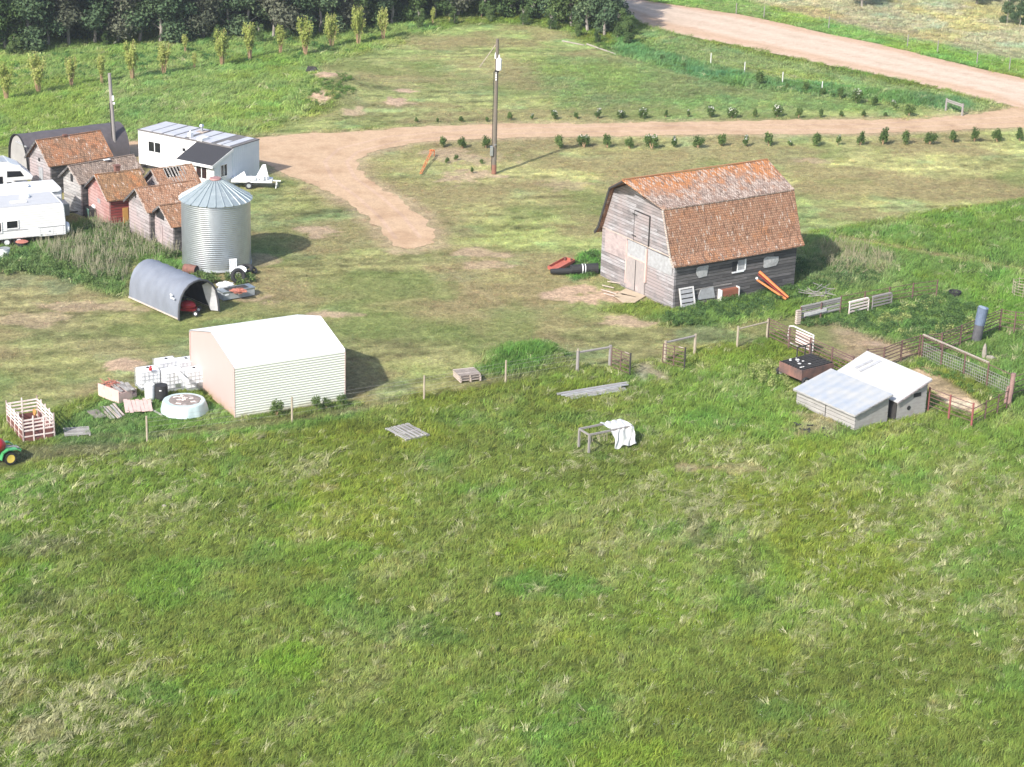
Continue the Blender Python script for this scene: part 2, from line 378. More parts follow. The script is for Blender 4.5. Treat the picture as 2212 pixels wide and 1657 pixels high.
DRIVE = Gn([(180,300),(265,306),(430,301),(565,296),(640,290),(700,287),(760,285),(860,277),(950,272),(1068,268),(1300,267),(1500,263),(1700,260),(1850,259),(2000,257),(2100,247),(2170,238),(2230,222),(2420,262),(2420,272),
   (2212,275),(2150,277),(2000,284),(1850,289),(1700,290),(1500,291),(1300,295),(1200,295),(1068,299),(950,304),(880,311),(820,323),(787,336),(772,350),(777,366),(800,390),(840,415),(882,445),(920,475),(935,500),(938,525),(905,536),(880,538),(850,531),(822,492),(790,465),(740,430),(690,405),(640,385),(590,368),(565,350),(400,338),(262,336),(180,336)])
ROAD = Gn([(1180,-42),(1300,-16),(1395,2),(1500,17),(1600,32),(1700,53),(1800,76),(1900,96),(2000,120),(2100,145),(2212,170),(2420,212),(2420,292),(2300,254),(2212,234),(2150,222),(2060,200),(2000,184),(1900,163),(1800,143),(1700,122),(1600,101),(1500,81),(1420,63),(1385,50),(1352,26),(1310,8),(1180,-14)])
# polygon (photo points on the ground), colour, blade height, tufts per m2 factor, feather m, strength
Zn = [
 ('hill',  [(-300,40),(900,30),(1010,90),(740,130),(690,180),(660,296),(430,303),(-300,325)], (.20,.285,.085), .34, 1, 1.5, 1),
 ('dome',  [(690,150),(860,90),(1000,52),(1150,48),(1330,108),(1600,185),(2090,232),(2100,252),(1500,262),(900,272),(560,292),(650,255),(740,235)], (.305,.33,.145), .09, .9, 1.5, 1),
 ('domeg', [(1130,128),(1350,118),(1650,185),(1960,236),(1500,240),(1220,232),(1130,180)], (.19,.29,.10), .16, 1, 2, .85),
 ('verge', [(1325,98),(1400,60),(1500,86),(2060,205),(2150,228),(2110,240),(1600,186)], (.25,.32,.12), .2, 1, 1, 1),
 ('bushy', [(1330,72),(1400,108),(1640,165),(2080,216),(2090,240),(1600,186),(1320,112)], (.12,.23,.09), .5, 1.2, .7, 1),
 ('north', [(1200,-60),(1400,-2),(2212,166),(2500,225),(2500,180),(2212,132),(1900,66),(1700,22),(1560,-12)], (.23,.34,.10), .2, 1, .8, 1),
 ('dry',   [(1560,-14),(1700,22),(1900,66),(2212,132),(2500,185),(2600,-300),(1500,-300)], (.43,.41,.255), .2, .8, 1.5, 1),
 ('dryp',  [(1560,-14),(1700,22),(1900,66),(2212,132),(2212,118),(1900,52),(1700,8)], (.42,.36,.24), .15, .6, .8, .7),
 ('lawn',  [(-400,1070),(0,890),(100,882),(235,843),(410,832),(640,905),(745,868),(915,850),(1092,822),(1245,785),(1330,790),(1500,758),(1590,738),(1690,690),(1440,703),(1300,668),(1400,640),(1720,600),(1745,500),(2212,425),(2600,365),(2600,250),(1100,280),(740,300),(420,303),(-400,330)], (.285,.28,.128), .085, .9, .5, 1),
 ('pale',  [(1100,320),(2500,285),(2500,372),(2212,418),(1740,490),(1700,360),(1660,335),(1330,380),(1290,520),(1180,560),(1000,500),(940,430)], (.37,.36,.165), .085, .9, 2.5, .85),
 ('brown', [(-50,600),(160,610),(330,700),(420,800),(330,840),(200,770),(-50,760)], (.27,.24,.13), .06, .6, 3, .6),
 ('weedl', [(-100,585),(-100,530),(60,520),(250,455),(395,530),(392,600),(275,560),(272,640),(250,640),(120,590),(0,580)], (.14,.23,.07), .42, 1.3, .5, 1),
 ('boxes', [(110,940),(235,843),(340,860),(420,850),(500,903),(640,900),(760,868),(760,900),(640,925),(320,958),(130,965)], (.14,.24,.07), .2, 1.1, .5, 1),
 ('lushr', [(1745,510),(1850,492),(2212,428),(2600,370),(2600,1000),(2212,900),(2100,810),(1840,765),(1690,690),(1560,706),(1440,704),(1400,692),(1455,672),(1725,605)], (.145,.238,.06), .3, 1.2, .6, 1),
 ('trackr',[(1800,512),(2000,552),(2300,604),(2300,592),(2000,540),(1800,504)], (.29,.29,.12), .08, 1, .5, .8),
 ('weedr', [(1745,520),(1850,530),(1945,560),(1925,600),(1850,625),(1730,610)], (.17,.21,.09), .5, 1.3, 1, .8),
 ('barnl', [(1215,590),(1260,545),(1300,540),(1300,590),(1240,605)], (.10,.24,.05), .3, 1.4, .4, 1),
 ('fieldr',[(1470,800),(1560,765),(1690,735),(1720,880),(1830,935),(2130,880),(2300,880),(2300,980),(1950,1010),(1700,960),(1560,900)], (.155,.245,.052), .34, 1.2, 3, .85),
 ('mound', [(1030,805),(1060,765),(1110,745),(1175,742),(1235,772),(1190,797),(1095,815)], (.12,.22,.05), .42, 1.5, .8, 1),
 ('shedw', [(520,905),(745,862),(760,880),(640,905),(540,918)], (.11,.17,.05), .25, 1.2, .3, .8),
 ('corral',[(1700,702),(1800,700),(1850,720),(1960,750),(1990,770),(1900,800),(1790,775),(1700,735)], (.42,.305,.25), .08, .25, .6, 1),
 ('path1', [(1590,745),(1690,690),(1720,684),(1740,700),(1690,712),(1600,752)], (.30,.26,.14), .06, .5, .4, .9),
 ('strip', [(1955,802),(2000,790),(2040,812),(2130,878),(2100,892),(2040,872)], (.56,.41,.30), .04, .08, .3, 1),
 ('gatep', [(1375,783),(1400,780),(1440,812),(1432,822),(1400,806),(1392,824),(1372,815)], (.44,.36,.28), .04, .2, .3, .8),
 ('fenceb',[(130,942),(320,948),(630,908),(916,858),(1245,800),(1245,790),(916,846),(760,880),(630,900),(320,938)], (.22,.2,.12), .1, .5, .4, .6),
 ('edge',  [(-50,985),(130,960),(320,955),(320,972),(100,990),(-50,1020)], (.2,.17,.12), .12, .5, .5, .6),
]
DIRT = [(1300,640,110,16,.9),(1250,625,50,12,.8),(1355,690,50,14,.6),(270,789,42,13,.75),(705,180,26,12,.9),(698,220,26,9,.9),(760,240,26,7,.6),(880,197,24,4,.95),(862,222,42,8,.8),(1000,340,95,18,.45),
  (1000,378,80,16,.6),(1040,575,60,14,.5),(690,500,40,16,.6),(1040,545,70,10,.5),(860,545,40,8,.5),(545,640,60,14,.5),(720,675,60,8,.6),(560,560,40,10,.4),(1480,1010,26,16,.4),(1590,1010,60,20,.3),(1750,925,60,26,.35),
  (225,310,50,12,.4),(1075,378,22,5,.7),(60,690,120,16,.35),(200,660,120,14,.4),(560,395,30,8,.4),(1760,345,40,6,.4),(1640,395,60,10,.35),(1230,395,60,12,.3),(80,1585,45,30,.22),(40,1490,50,30,.12),(700,1050,40,10,.2),(1730,895,30,8,.4)]
ZW = [(Gn(z[1]),) + z[2:] for z in Zn]
DW = []
for (px, py, rx, ry, s) in DIRT:
    c = G(px, py); DW.append((c.x, c.y, (G(px+rx, py)-c).length, (G(px, py-ry)-c).length, s))
STRAW = [(Gn([(-150,1330),(120,1400),(230,1500),(340,1657),(340,1750),(-150,1750)]), .55, 3), (Gn([(1450,990),(1640,990),(1660,1080),(1560,1200),(1460,1120)]), .3, 2), (Gn([(-100,1000),(320,965),(760,1010),(700,1120),(300,1130),(-100,1250)]), .22, 4), (Gn([(1150,1000),(1500,930),(1700,960),(1500,1060),(1200,1060)]), .15, 3), (Gn([(1650,1120),(2212,1000),(2300,1400),(1850,1330)]), .16, 4)]
PATCH = [(1200,1265,120,34,(.12,.235,.045),.75),(910,1375,90,22,(.11,.195,.05),.55),(620,1430,90,45,(.17,.29,.035),.75),(370,1260,100,50,(.14,.25,.04),.6),(640,1090,70,24,(.17,.27,.035),.6),(1150,1190,110,36,(.20,.27,.035),.6),
  (480,1500,60,18,(.10,.21,.05),.5),(1330,1640,160,40,(.19,.27,.035),.6),(700,1290,70,22,(.13,.25,.04),.5),(1060,1060,80,20,(.13,.24,.04),.5),(1480,1330,120,40,(.20,.27,.04),.5),(1900,1560,130,40,(.19,.25,.04),.5),(1840,1040,150,40,(.2,.28,.04),.5),
  (90,1180,80,25,(.14,.15,.07),.5),(130,1300,90,30,(.13,.15,.06),.5),(1500,1150,26,60,(.13,.13,.07),.5),(1620,1250,40,60,(.15,.16,.075),.45),(1800,800,40,14,(.3,.33,.1),.4),(1240,905,60,14,(.11,.2,.045),.5),(1000,900,90,18,(.13,.22,.05),.5),(1350,770,40,10,(.27,.25,.14),.5),(270,789,26,8,(.25,.19,.16),.9)]
PW = []
for (px, py, rx, ry, c_, s) in PATCH:
    c = G(px, py); PW.append((c.x, c.y, (G(px+rx, py)-c).length, (G(px, py-ry)-c).length, c_, s))
TRK = [([(1560,880),(1760,960),(2000,1070),(2260,1190)], .3, (1.35,1.25,1.3)),([(1600,870),(1800,950),(2050,1060),(2300,1165)], .3, (1.35,1.25,1.3)),([(1500,1000),(1490,1090),(1560,1190),(1640,1290)], .35, (.75,.72,.8)),([(1590,1010),(1600,1080),(1660,1170),(1760,1260)], .4, (1.5,1.4,1.6)),
  ([(1440,812),(1520,850),(1580,900),(1610,980)], .35, (1.3,1.22,1.3)),([(1400,822),(1470,860),(1520,920),(1530,1000)], .35, (1.25,1.2,1.25)),([(0,1025),(300,980),(640,945),(1000,905)], .4, (.75,.72,.8)),
  ([(930,540),(1010,620),(1180,700),(1420,760)], .35, (1.3,1.25,1.35)),([(900,545),(960,640),(1130,730),(1380,790)], .35, (1.3,1.25,1.35)),([(620,700),(800,660),(1000,630),(1200,640)], .4, (1.25,1.2,1.25)),([(560,560),(700,600),(820,640),(1000,690)], .35, (1.22,1.18,1.2)),
  ([(0,700),(250,720),(420,690),(700,640),(900,560)], .4, (1.2,1.15,1.2)),([(700,115),(860,150),(1100,190),(1150,205)], .3, (1.2,1.15,1.2)),([(900,95),(1100,75),(1250,100),(1420,150),(1700,205)], .35, (1.2,1.15,1.2)),([(1200,320),(1500,330),(1800,318),(2212,315)], .4, (.85,.85,.85)),([(1730,470),(1900,450),(2212,400)], .4, (.8,.85,.8))]
TW = [(Gn(a), b, c) for a, b, c in TRK]
TH = math.radians(62); CT, ST = math.cos(TH), math.sin(TH)
def sstep(a, b, x): t = np.clip((x-a)/(b-a), 0, 1); return t*t*(3-2*t)
def roadmask(x, y):
    w = (fbm(x, y, .9, 4, 3)-.5)*1.3
    return np.maximum(sstep(-.15, .15, sdist(x, y, DRIVE)+w), sstep(-.15, .15, sdist(x, y, ROAD)+w))
def zones(x, y):
    """albedo rgb, blade height, density, straw chance at ground points"""
    n = x.shape[0]; wx = (fbm(x, y, .22, 4, 21)-.5); w2 = (fbm(x, y, 1.1, 3, 31)-.5)
    col = np.tile(np.array([.178,.230,.050]), (n, 1)); h = np.full(n, .24); den = np.ones(n)
    for P, c, hh, dn, fe, st in ZW:
        k = (sstep(-fe, fe, sdist(x, y, P) + wx*fe*2.2 + w2*min(fe, 1)*1.2) * st)
        col = col*(1-k[:, None]) + np.array(c)*k[:, None]; h = h*(1-k)+hh*k; den = den*(1-k)+dn*k
    u = x*CT + y*ST; v = -x*ST + y*CT
    big = fbm(x, y, .055, 4, 5); mid = fbm(x, y, .33, 4, 6); strk = fbm(u*.35, v*1.6, .8, 4, 8); fine = fbm(x, y, 2.2, 2, 9)
    lawn = sstep(.2, .08, h); tall = 1-lawn
    # greener / yellower / bluer drifts
    g = sstep(.52, .70, fbm(x, y, .09, 4, 41))[:, None]
    yel = (sstep(.52, .68, fbm(x, y, .13, 4, 51))*(1-.8*lawn))[:, None]; blu = sstep(.6, .74, fbm(x, y, .28, 3, 61))[:, None]
    br = (.60 + .46*mid + .22*strk + .10*sstep(.35, .65, big))[:, None]
    col = col * br
    col = col*(1-.45*g) + col*np.array([.78,1.08,.8])*.45*g
    col = col*(1-.5*yel) + col*np.array([1.18,1.10,.6])*.5*yel
    col = col*(1-.4*blu) + col*np.array([.62,1.0,1.15])*.4*blu
    # mower swaths and wheel marks on the cut grass
    TM = math.radians(14); um = x*math.cos(TM)+y*math.sin(TM); vm = -x*math.sin(TM)+y*math.cos(TM) + 2.5*fbm(x, y, .03, 2, 66)
    mow = fbm(um*.14, vm*1.5, .9, 3, 67); mow2 = vnoise(um*.05, vm*.75, 68)
    col = col*(1 + (lawn*((mow-.5)*1.05 + (mow2-.5)*.35 + (fbm(x, y, 1.5, 3, 73)-.5)*1.1))[:, None])
    brn = sstep(.48, .66, fbm(x*.7, y, .16, 4, 69))[:, None]*lawn[:, None]*.7
    col = col*(1-brn) + np.array([.28,.225,.125])*brn
    grn = sstep(.55, .72, fbm(x, y, .12, 4, 70))[:, None]*lawn[:, None]*.65
    col = col*(1-grn) + np.array([.165,.22,.07])*grn
    for cx, cy, rx, ry, cc_, s_ in PW:
        q = ((x-cx)/rx)**2 + ((y-cy)/ry)**2 + (mid-.5)*2.6 + (fine-.5)*.9
        k_ = (min(1, s_*1.15)*sstep(1.4, .2, q))[:, None]; col = col*(1-k_) + np.array(cc_)*k_
    for PT, wd, mul in TW:
        d_ = np.full(n, 1e9)
        for (ax, ay), (bx, by) in zip(PT[:-1], PT[1:]):
            ex, ey = bx-ax, by-ay; t_ = np.clip(((x-ax)*ex+(y-ay)*ey)/(ex*ex+ey*ey), 0, 1); d_ = np.minimum(d_, np.hypot(x-ax-ex*t_, y-ay-ey*t_))
        k_ = (sstep(wd, wd*.3, d_+(mid-.5)*.35)*sstep(.3, .6, fbm(x, y, .25, 3, 72)+.12))[:, None]; col = col*(1-k_*.6) + col*np.array(mul)*k_*.6; h = h*(1-.35*k_[:, 0])
    dry = sstep(.56, .72, strk*.6 + big*.2 + mid*.25)[:, None] * .38
    col = col*(1-dry) + np.array([.31,.29,.15])*dry
    st = .012 + .05*sstep(.5, .75, strk) + .045*sstep(.5, .7, fbm(x, y, .18, 3, 71))
    for P, s, fe in STRAW: st = st + s*sstep(-fe, fe, sdist(x, y, P)+wx*fe*2)*(.3+1.4*sstep(.4, .7, strk))
    dd = np.zeros(n)
    for cx, cy, rx, ry, s in DW:
        q = ((x-cx)/rx)**2 + ((y-cy)/ry)**2 + (mid-.5)*3.2 + w2*2.2 + (fine-.5)*1.3
        dd = np.maximum(dd, s*sstep(1.25, .55, q))
    dd = np.clip(dd*1.3, 0, 1)
    mg = (sstep(-1.5, -.1, sdist(x, y, DRIVE)+(mid-.5)*1.6)*(.35+.5*fine)); dd = np.maximum(dd, mg*.8)
    dc = np.array([.48,.35,.26])*(.8+.4*fine)[:, None]
    col = col*(1-dd[:, None]) + dc*dd[:, None]; den = den*(1-.8*dd); h = h*(1-.6*dd)
    return col, h, den, st, dd

MOUNDS = [(G(705,185), 4.5, .9), (G(700,222), 3.2, .6), (G(1140,775), 3.0, .55), (G(730,205), 7, .5), (G(270,789), 1.6, .15), (G(1600,700), 3, .2)]
def height(x, y):
    z = (fbm(x, y, .08, 3, 90)-.5)*.25 + (fbm(x, y, .7, 3, 91)-.5)*.10
    rm = sstep(-2.5, .3, sdist(x, y, DRIVE)); rm = np.maximum(rm, sstep(-2.5, .3, sdist(x, y, ROAD)))
    z = z*(1-rm) - .05*(1-rm)
    for c, r, hh in MOUNDS:
        z = z + hh*np.exp(-((x-c.x)**2 + (y-c.y)**2)/(r*r*.5))*(1-rm)
    return z
def hz(x, y): return float(height(np.array([float(x)]), np.array([float(y)]))[0])

xs = np.concatenate([np.linspace(-900, -75, 22), np.arange(-72, 72.01, .3), np.linspace(75, 900, 22)])
ys = np.concatenate([np.linspace(-300, 66, 14), np.arange(68, 150, .28), np.arange(150, 262, .45), np.linspace(264, 1500, 30)])
XX, YY = np.meshgrid(xs, ys); fx, fy = XX.ravel(), YY.ravel()
near = (fy > 60) & (fy < 275) & (np.abs(fx) < 80)
Zg = np.zeros(fx.size); Zg[near] = height(fx[near], fy[near])
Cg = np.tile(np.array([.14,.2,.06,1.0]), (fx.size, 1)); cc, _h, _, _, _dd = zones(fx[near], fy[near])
Cg[near, :3] = cc * np.clip(.62 + .38*_dd + .42*sstep(.2, .06, _h), 0, 1.02)[:, None]      # soil and thatch tone, darkened under taller blades to give shaded depth
nx, ny = len(xs), len(ys); ii = np.arange(nx*ny).reshape(ny, nx)
Fq = np.stack([ii[:-1,:-1], ii[:-1,1:], ii[1:,1:], ii[1:,:-1]], -1).reshape(-1, 4)
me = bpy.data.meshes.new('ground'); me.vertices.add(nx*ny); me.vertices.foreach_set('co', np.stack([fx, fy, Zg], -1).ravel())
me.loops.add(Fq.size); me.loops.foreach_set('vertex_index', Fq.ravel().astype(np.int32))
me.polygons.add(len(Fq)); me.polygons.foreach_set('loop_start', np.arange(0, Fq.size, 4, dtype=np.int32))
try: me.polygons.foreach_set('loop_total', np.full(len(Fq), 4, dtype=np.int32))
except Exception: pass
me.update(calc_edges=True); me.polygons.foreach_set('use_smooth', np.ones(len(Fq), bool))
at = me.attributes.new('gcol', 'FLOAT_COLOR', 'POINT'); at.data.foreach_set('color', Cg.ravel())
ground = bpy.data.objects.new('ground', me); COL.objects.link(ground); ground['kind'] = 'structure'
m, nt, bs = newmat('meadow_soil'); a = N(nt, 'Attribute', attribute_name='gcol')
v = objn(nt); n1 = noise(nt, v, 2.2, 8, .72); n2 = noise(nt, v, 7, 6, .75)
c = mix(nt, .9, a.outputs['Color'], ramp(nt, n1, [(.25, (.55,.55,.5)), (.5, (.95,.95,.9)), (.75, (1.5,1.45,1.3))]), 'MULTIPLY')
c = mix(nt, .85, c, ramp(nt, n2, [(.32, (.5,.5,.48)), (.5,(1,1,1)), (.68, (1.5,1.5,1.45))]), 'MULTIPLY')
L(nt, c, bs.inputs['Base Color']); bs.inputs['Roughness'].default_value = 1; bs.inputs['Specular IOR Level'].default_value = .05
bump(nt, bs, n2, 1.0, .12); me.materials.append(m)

def gravel(name, c1, c2, c3):
    m, nt, bs = newmat(name); v = objn(nt)
    n1 = noise(nt, v, .35, 6, .6); n2 = noise(nt, v, 7, 6, .7)
    c = ramp(nt, n1, [(.3, c1), (.55, c2), (.75, c3)])
    c = mix(nt, .8, c, ramp(nt, n2, [(.3, (.72,.72,.72)), (.7, (1.22,1.22,1.22))]), 'MULTIPLY')
    c = mix(nt, .7, c, ramp(nt, noise(nt, v, 1.6, 5, .7), [(.35, (.86,.84,.82)), (.65, (1.1,1.1,1.1))]), 'MULTIPLY')
    if name == 'road_gravel':
        at_ = N(nt, 'Attribute', attribute_name='lane')
        wv = math_(nt, 'ADD', at_.outputs['Fac'], math_(nt, 'MULTIPLY', math_(nt, 'SUBTRACT', n1, .5), .12))
        c = mix(nt, .85, c, ramp(nt, wv, [(0,(.86,.72,.6)),(.1,(.92,.8,.7)),(.2,(1.08,1.08,1.08)),(.3,(.95,.95,.93)),(.42,(1.1,1.12,1.13)),(.55,(.96,.95,.93)),(.68,(1.1,1.1,1.1)),(.8,(.88,.76,.64)),(.9,(.98,.86,.76)),(1,(1.02,.96,.9))]), 'MULTIPLY')
    L(nt, c, bs.inputs['Base Color']); bs.inputs['Roughness'].default_value = .95; bump(nt, bs, n2, .4, .02); return m
def sheet(name, P, z, m, lanes=False):
    Q = []
    n = len(P)
    for i in range(n):
        a = Vector(P[i]); b = Vector(P[(i+1) % n]); k = max(1, int((b-a).length/.3)); nn = (b-a).normalized().orthogonal()
        for j in range(k):
            p = a.lerp(b, j/k); w = (float(fbm(np.array([p.x]), np.array([p.y]), .8, 3, 13)[0])-.5)*.9 + (float(vnoise(np.array([p.x*2.7]), np.array([p.y*2.7]), 14)[0])-.5)*.3
            Q.append((p.x+nn.x*w, p.y+nn.y*w))
    bm = bmesh.new(); vs = [bm.verts.new((x, y, z)) for x, y in Q]
    es = [bm.edges.new((vs[i], vs[(i+1) % len(vs)])) for i in range(len(vs))]
    bmesh.ops.triangle_fill(bm, use_beauty=True, use_dissolve=False, edges=es)
    bmesh.ops.recalc_face_normals(bm, faces=bm.faces)
    for f in bm.faces:
        if f.normal.z < 0: f.normal_flip()
    me = bpy.data.meshes.new(name); bm.to_mesh(me); bm.free(); me.materials.append(m)
    o = bpy.data.objects.new(name, me); COL.objects.link(o); o['kind'] = 'structure'; return o
sheet('driveway', DRIVE, .012, gravel('drive_gravel', (.38,.245,.145), (.49,.34,.215), (.42,.29,.19)))
def strip(name, A, B, z, m, n=160, k=10):
    def res(P):
        P = [Vector(p) for p in P]; d = [0]
        for a, b in zip(P[:-1], P[1:]): d.append(d[-1]+(b-a).length)
        out = []; j = 0
        for i in range(n+1):
            s_ = d[-1]*i/n
            while j < len(P)-2 and d[j+1] < s_: j += 1
            out.append(P[j].lerp(P[j+1], min(1, max(0, (s_-d[j])/(d[j+1]-d[j])))))
        return out
    a = res(A); b = res(B); V = []; T = []
    for i in range(n+1):
        e0 = (float(fbm(np.array([a[i].x]), np.array([a[i].y]), .7, 3, 15)[0])-.5)*.05; e1 = (float(fbm(np.array([b[i].x]), np.array([b[i].y]), .7, 3, 16)[0])-.5)*.05
        for j in range(k+1):
            t = e0 + (1+e1-e0)*j/k; p = a[i].lerp(b[i], t); V.append((p.x, p.y, z)); T.append(j/k)
    me = bpy.data.meshes.new(name); me.from_pydata(V, [], [(i*(k+1)+j, i*(k+1)+j+1, (i+1)*(k+1)+j+1, (i+1)*(k+1)+j) for i in range(n) for j in range(k)])
    at_ = me.attributes.new('lane', 'FLOAT', 'POINT'); at_.data.foreach_set('value', np.array(T, np.float32))
    me.materials.append(m); o = bpy.data.objects.new(name, me); COL.objects.link(o); o['kind'] = 'structure'; return o
rm_ = gravel('road_gravel', (.47,.36,.27), (.54,.42,.325), (.45,.32,.235))
strip('road', ROAD[:13], ROAD[13:][::-1], .016, rm_)
_cl = [Vector(p) for p in Gn([(2330,250),(2100,264),(1850,275),(1500,277),(1200,281),(1000,288),(850,301),(755,325),(728,350),(745,385),(800,425),(850,470),(885,515)])]
def offs(P, d):
    out = []
    for i, p in enumerate(P):
        t = (P[min(i+1, len(P)-1)]-P[max(i-1, 0)]).normalized(); out.append((p.x-t.y*d, p.y+t.x*d))
    return out
for _o in (-.95, .75): strip('wheel_rut', offs(_cl, _o-.16), offs(_cl, _o+.16), .017, gravel('rut_gravel', (.33,.215,.14), (.52,.36,.25), (.38,.26,.18)), 220, 3)
if 0: sheet('road_shoulder', Gn([(1352,26),(1385,50),(1420,62),(1500,80),(1600,100),(1700,121),(1800,142),(1900,162),(2000,183),(2060,199),(2150,221),(2300,252),(2300,240),(2150,209),(2060,188),(2000,171),(1900,150),(1800,129),(1700,109),(1600,89),(1500,70),(1430,50),(1385,34)]), .021, gravel('shoulder_gravel', (.40,.245,.16), (.46,.30,.21), (.50,.36,.27)))

# ------------------------------------------------------------------ grass: tufts in one object (stuff)
def clump(nb, r, lean, wid, seed, droop=.5):
    rr = np.random.default_rng(seed); V = []; F = []; sp = .35 if nb < 14 else 1.3
    for i in range(nb):
        a = rr.uniform(0, 2*PI); q = r*math.sqrt(rr.uniform(0, 1)); bx, by = q*math.cos(a), q*math.sin(a)
        hgt = rr.uniform(.55, 1.0); da = rr.normal(0, sp); le = rr.uniform(.1, lean)
        dx, dy = math.cos(da)*le + .22, math.sin(da)*le
        w = wid*rr.uniform(.6, 1.2); px_, py_ = -math.sin(da+rr.uniform(-1,1))*w, math.cos(da+rr.uniform(-1,1))*w
        n = len(V)
        for t, ww in ((0, 1), (.55, .85)):
            X = bx+dx*t*t; Y = by+dy*t*t; Z = hgt*t*(1-.15*t*droop)
            V += [(X-px_*ww, Y-py_*ww, Z), (X+px_*ww, Y+py_*ww, Z)]
        V.append((bx+dx, by+dy, hgt*(1-.35*droop))); F += [(n, n+1, n+3, n+2), (n+2, n+3, n+4)]
    me = bpy.data.meshes.new('tuft'); me.from_pydata(V, [], F); return me
def instmat(name, trans=.35, var=.35):
    m, nt, bs = newmat(name); a = N(nt, 'Attribute', attribute_name='gcol', attribute_type='INSTANCER')
    g = N(nt, 'NewGeometry')
    f = ramp(nt, g.outputs['Random Per Island'], [(0, (1-var,)*3), (1, (1+var,)*3)])
    c = mix(nt, 1.0, a.outputs['Color'], f, 'MULTIPLY')
    L(nt, c, bs.inputs['Base Color']); bs.inputs['Roughness'].default_value = .7; bs.inputs['Specular IOR Level'].default_value = .12
    tr = N(nt, 'BsdfTranslucent'); L(nt, c, tr.inputs[0]); ms = N(nt, 'MixShader'); ms.inputs[0].default_value = trans
    L(nt, bs.outputs[0], ms.inputs[1]); L(nt, tr.outputs[0], ms.inputs[2]); L(nt, ms.outputs[0], nt.nodes['Material Output'].inputs[0])
    return m
GM = instmat('grass_blades')
def scatter(name, protos, pts, cols, rot, scl, kinds=None, label=None):
    pc = bpy.data.collections.new(name + '_kinds')
    for i, p in enumerate(protos):
        if not p.materials: p.materials.append(GM)
        pc.objects.link(bpy.data.objects.new('%s_kind' % name, p))
    me = bpy.data.meshes.new(name); me.vertices.add(len(pts)); me.vertices.foreach_set('co', np.asarray(pts, np.float32).ravel())
    def put(nm, ty, key, d): me.attributes.new(nm, ty, 'POINT').data.foreach_set(key, np.asarray(d).ravel())
    put('gcol', 'FLOAT_COLOR', 'color', np.c_[cols, np.ones(len(cols))].astype(np.float32))
    put('rot', 'FLOAT_VECTOR', 'vector', rot.astype(np.float32)); put('scl', 'FLOAT_VECTOR', 'vector', scl.astype(np.float32))
    put('kid', 'INT', 'value', (kinds if kinds is not None else RNG.integers(0, len(protos), len(pts))).astype(np.int32))
    o = bpy.data.objects.new(name, me); COL.objects.link(o)
    ng = bpy.data.node_groups.new(name, 'GeometryNodeTree')
    ng.interface.new_socket('Geometry', in_out='INPUT', socket_type='NodeSocketGeometry'); ng.interface.new_socket('Geometry', in_out='OUTPUT', socket_type='NodeSocketGeometry')
    gi = ng.nodes.new('NodeGroupInput'); go = ng.nodes.new('NodeGroupOutput'); ip = ng.nodes.new('GeometryNodeInstanceOnPoints'); ci = ng.nodes.new('GeometryNodeCollectionInfo')
    ci.inputs['Collection'].default_value = pc; ci.inputs['Separate Children'].default_value = True; ci.inputs['Reset Children'].default_value = True
    def na(nm, ty):
        x = ng.nodes.new('GeometryNodeInputNamedAttribute'); x.data_type = ty; x.inputs['Name'].default_value = nm; return [s for s in x.outputs if s.enabled and s.name == 'Attribute'][0]
    lk = ng.links.new
    lk(gi.outputs[0], ip.inputs['Points']); lk(ci.outputs[0], ip.inputs['Instance']); ip.inputs['Pick Instance'].default_value = True
    lk(na('kid', 'INT'), ip.inputs['Instance Index']); lk(na('rot', 'FLOAT_VECTOR'), ip.inputs['Rotation']); lk(na('scl', 'FLOAT_VECTOR'), ip.inputs['Scale'])
    lk(ip.outputs[0], go.inputs[0]); md = o.modifiers.new('scatter', 'NODES'); md.node_group = ng
    o['kind'] = 'stuff'
    if label: o['label'] = label
    return o

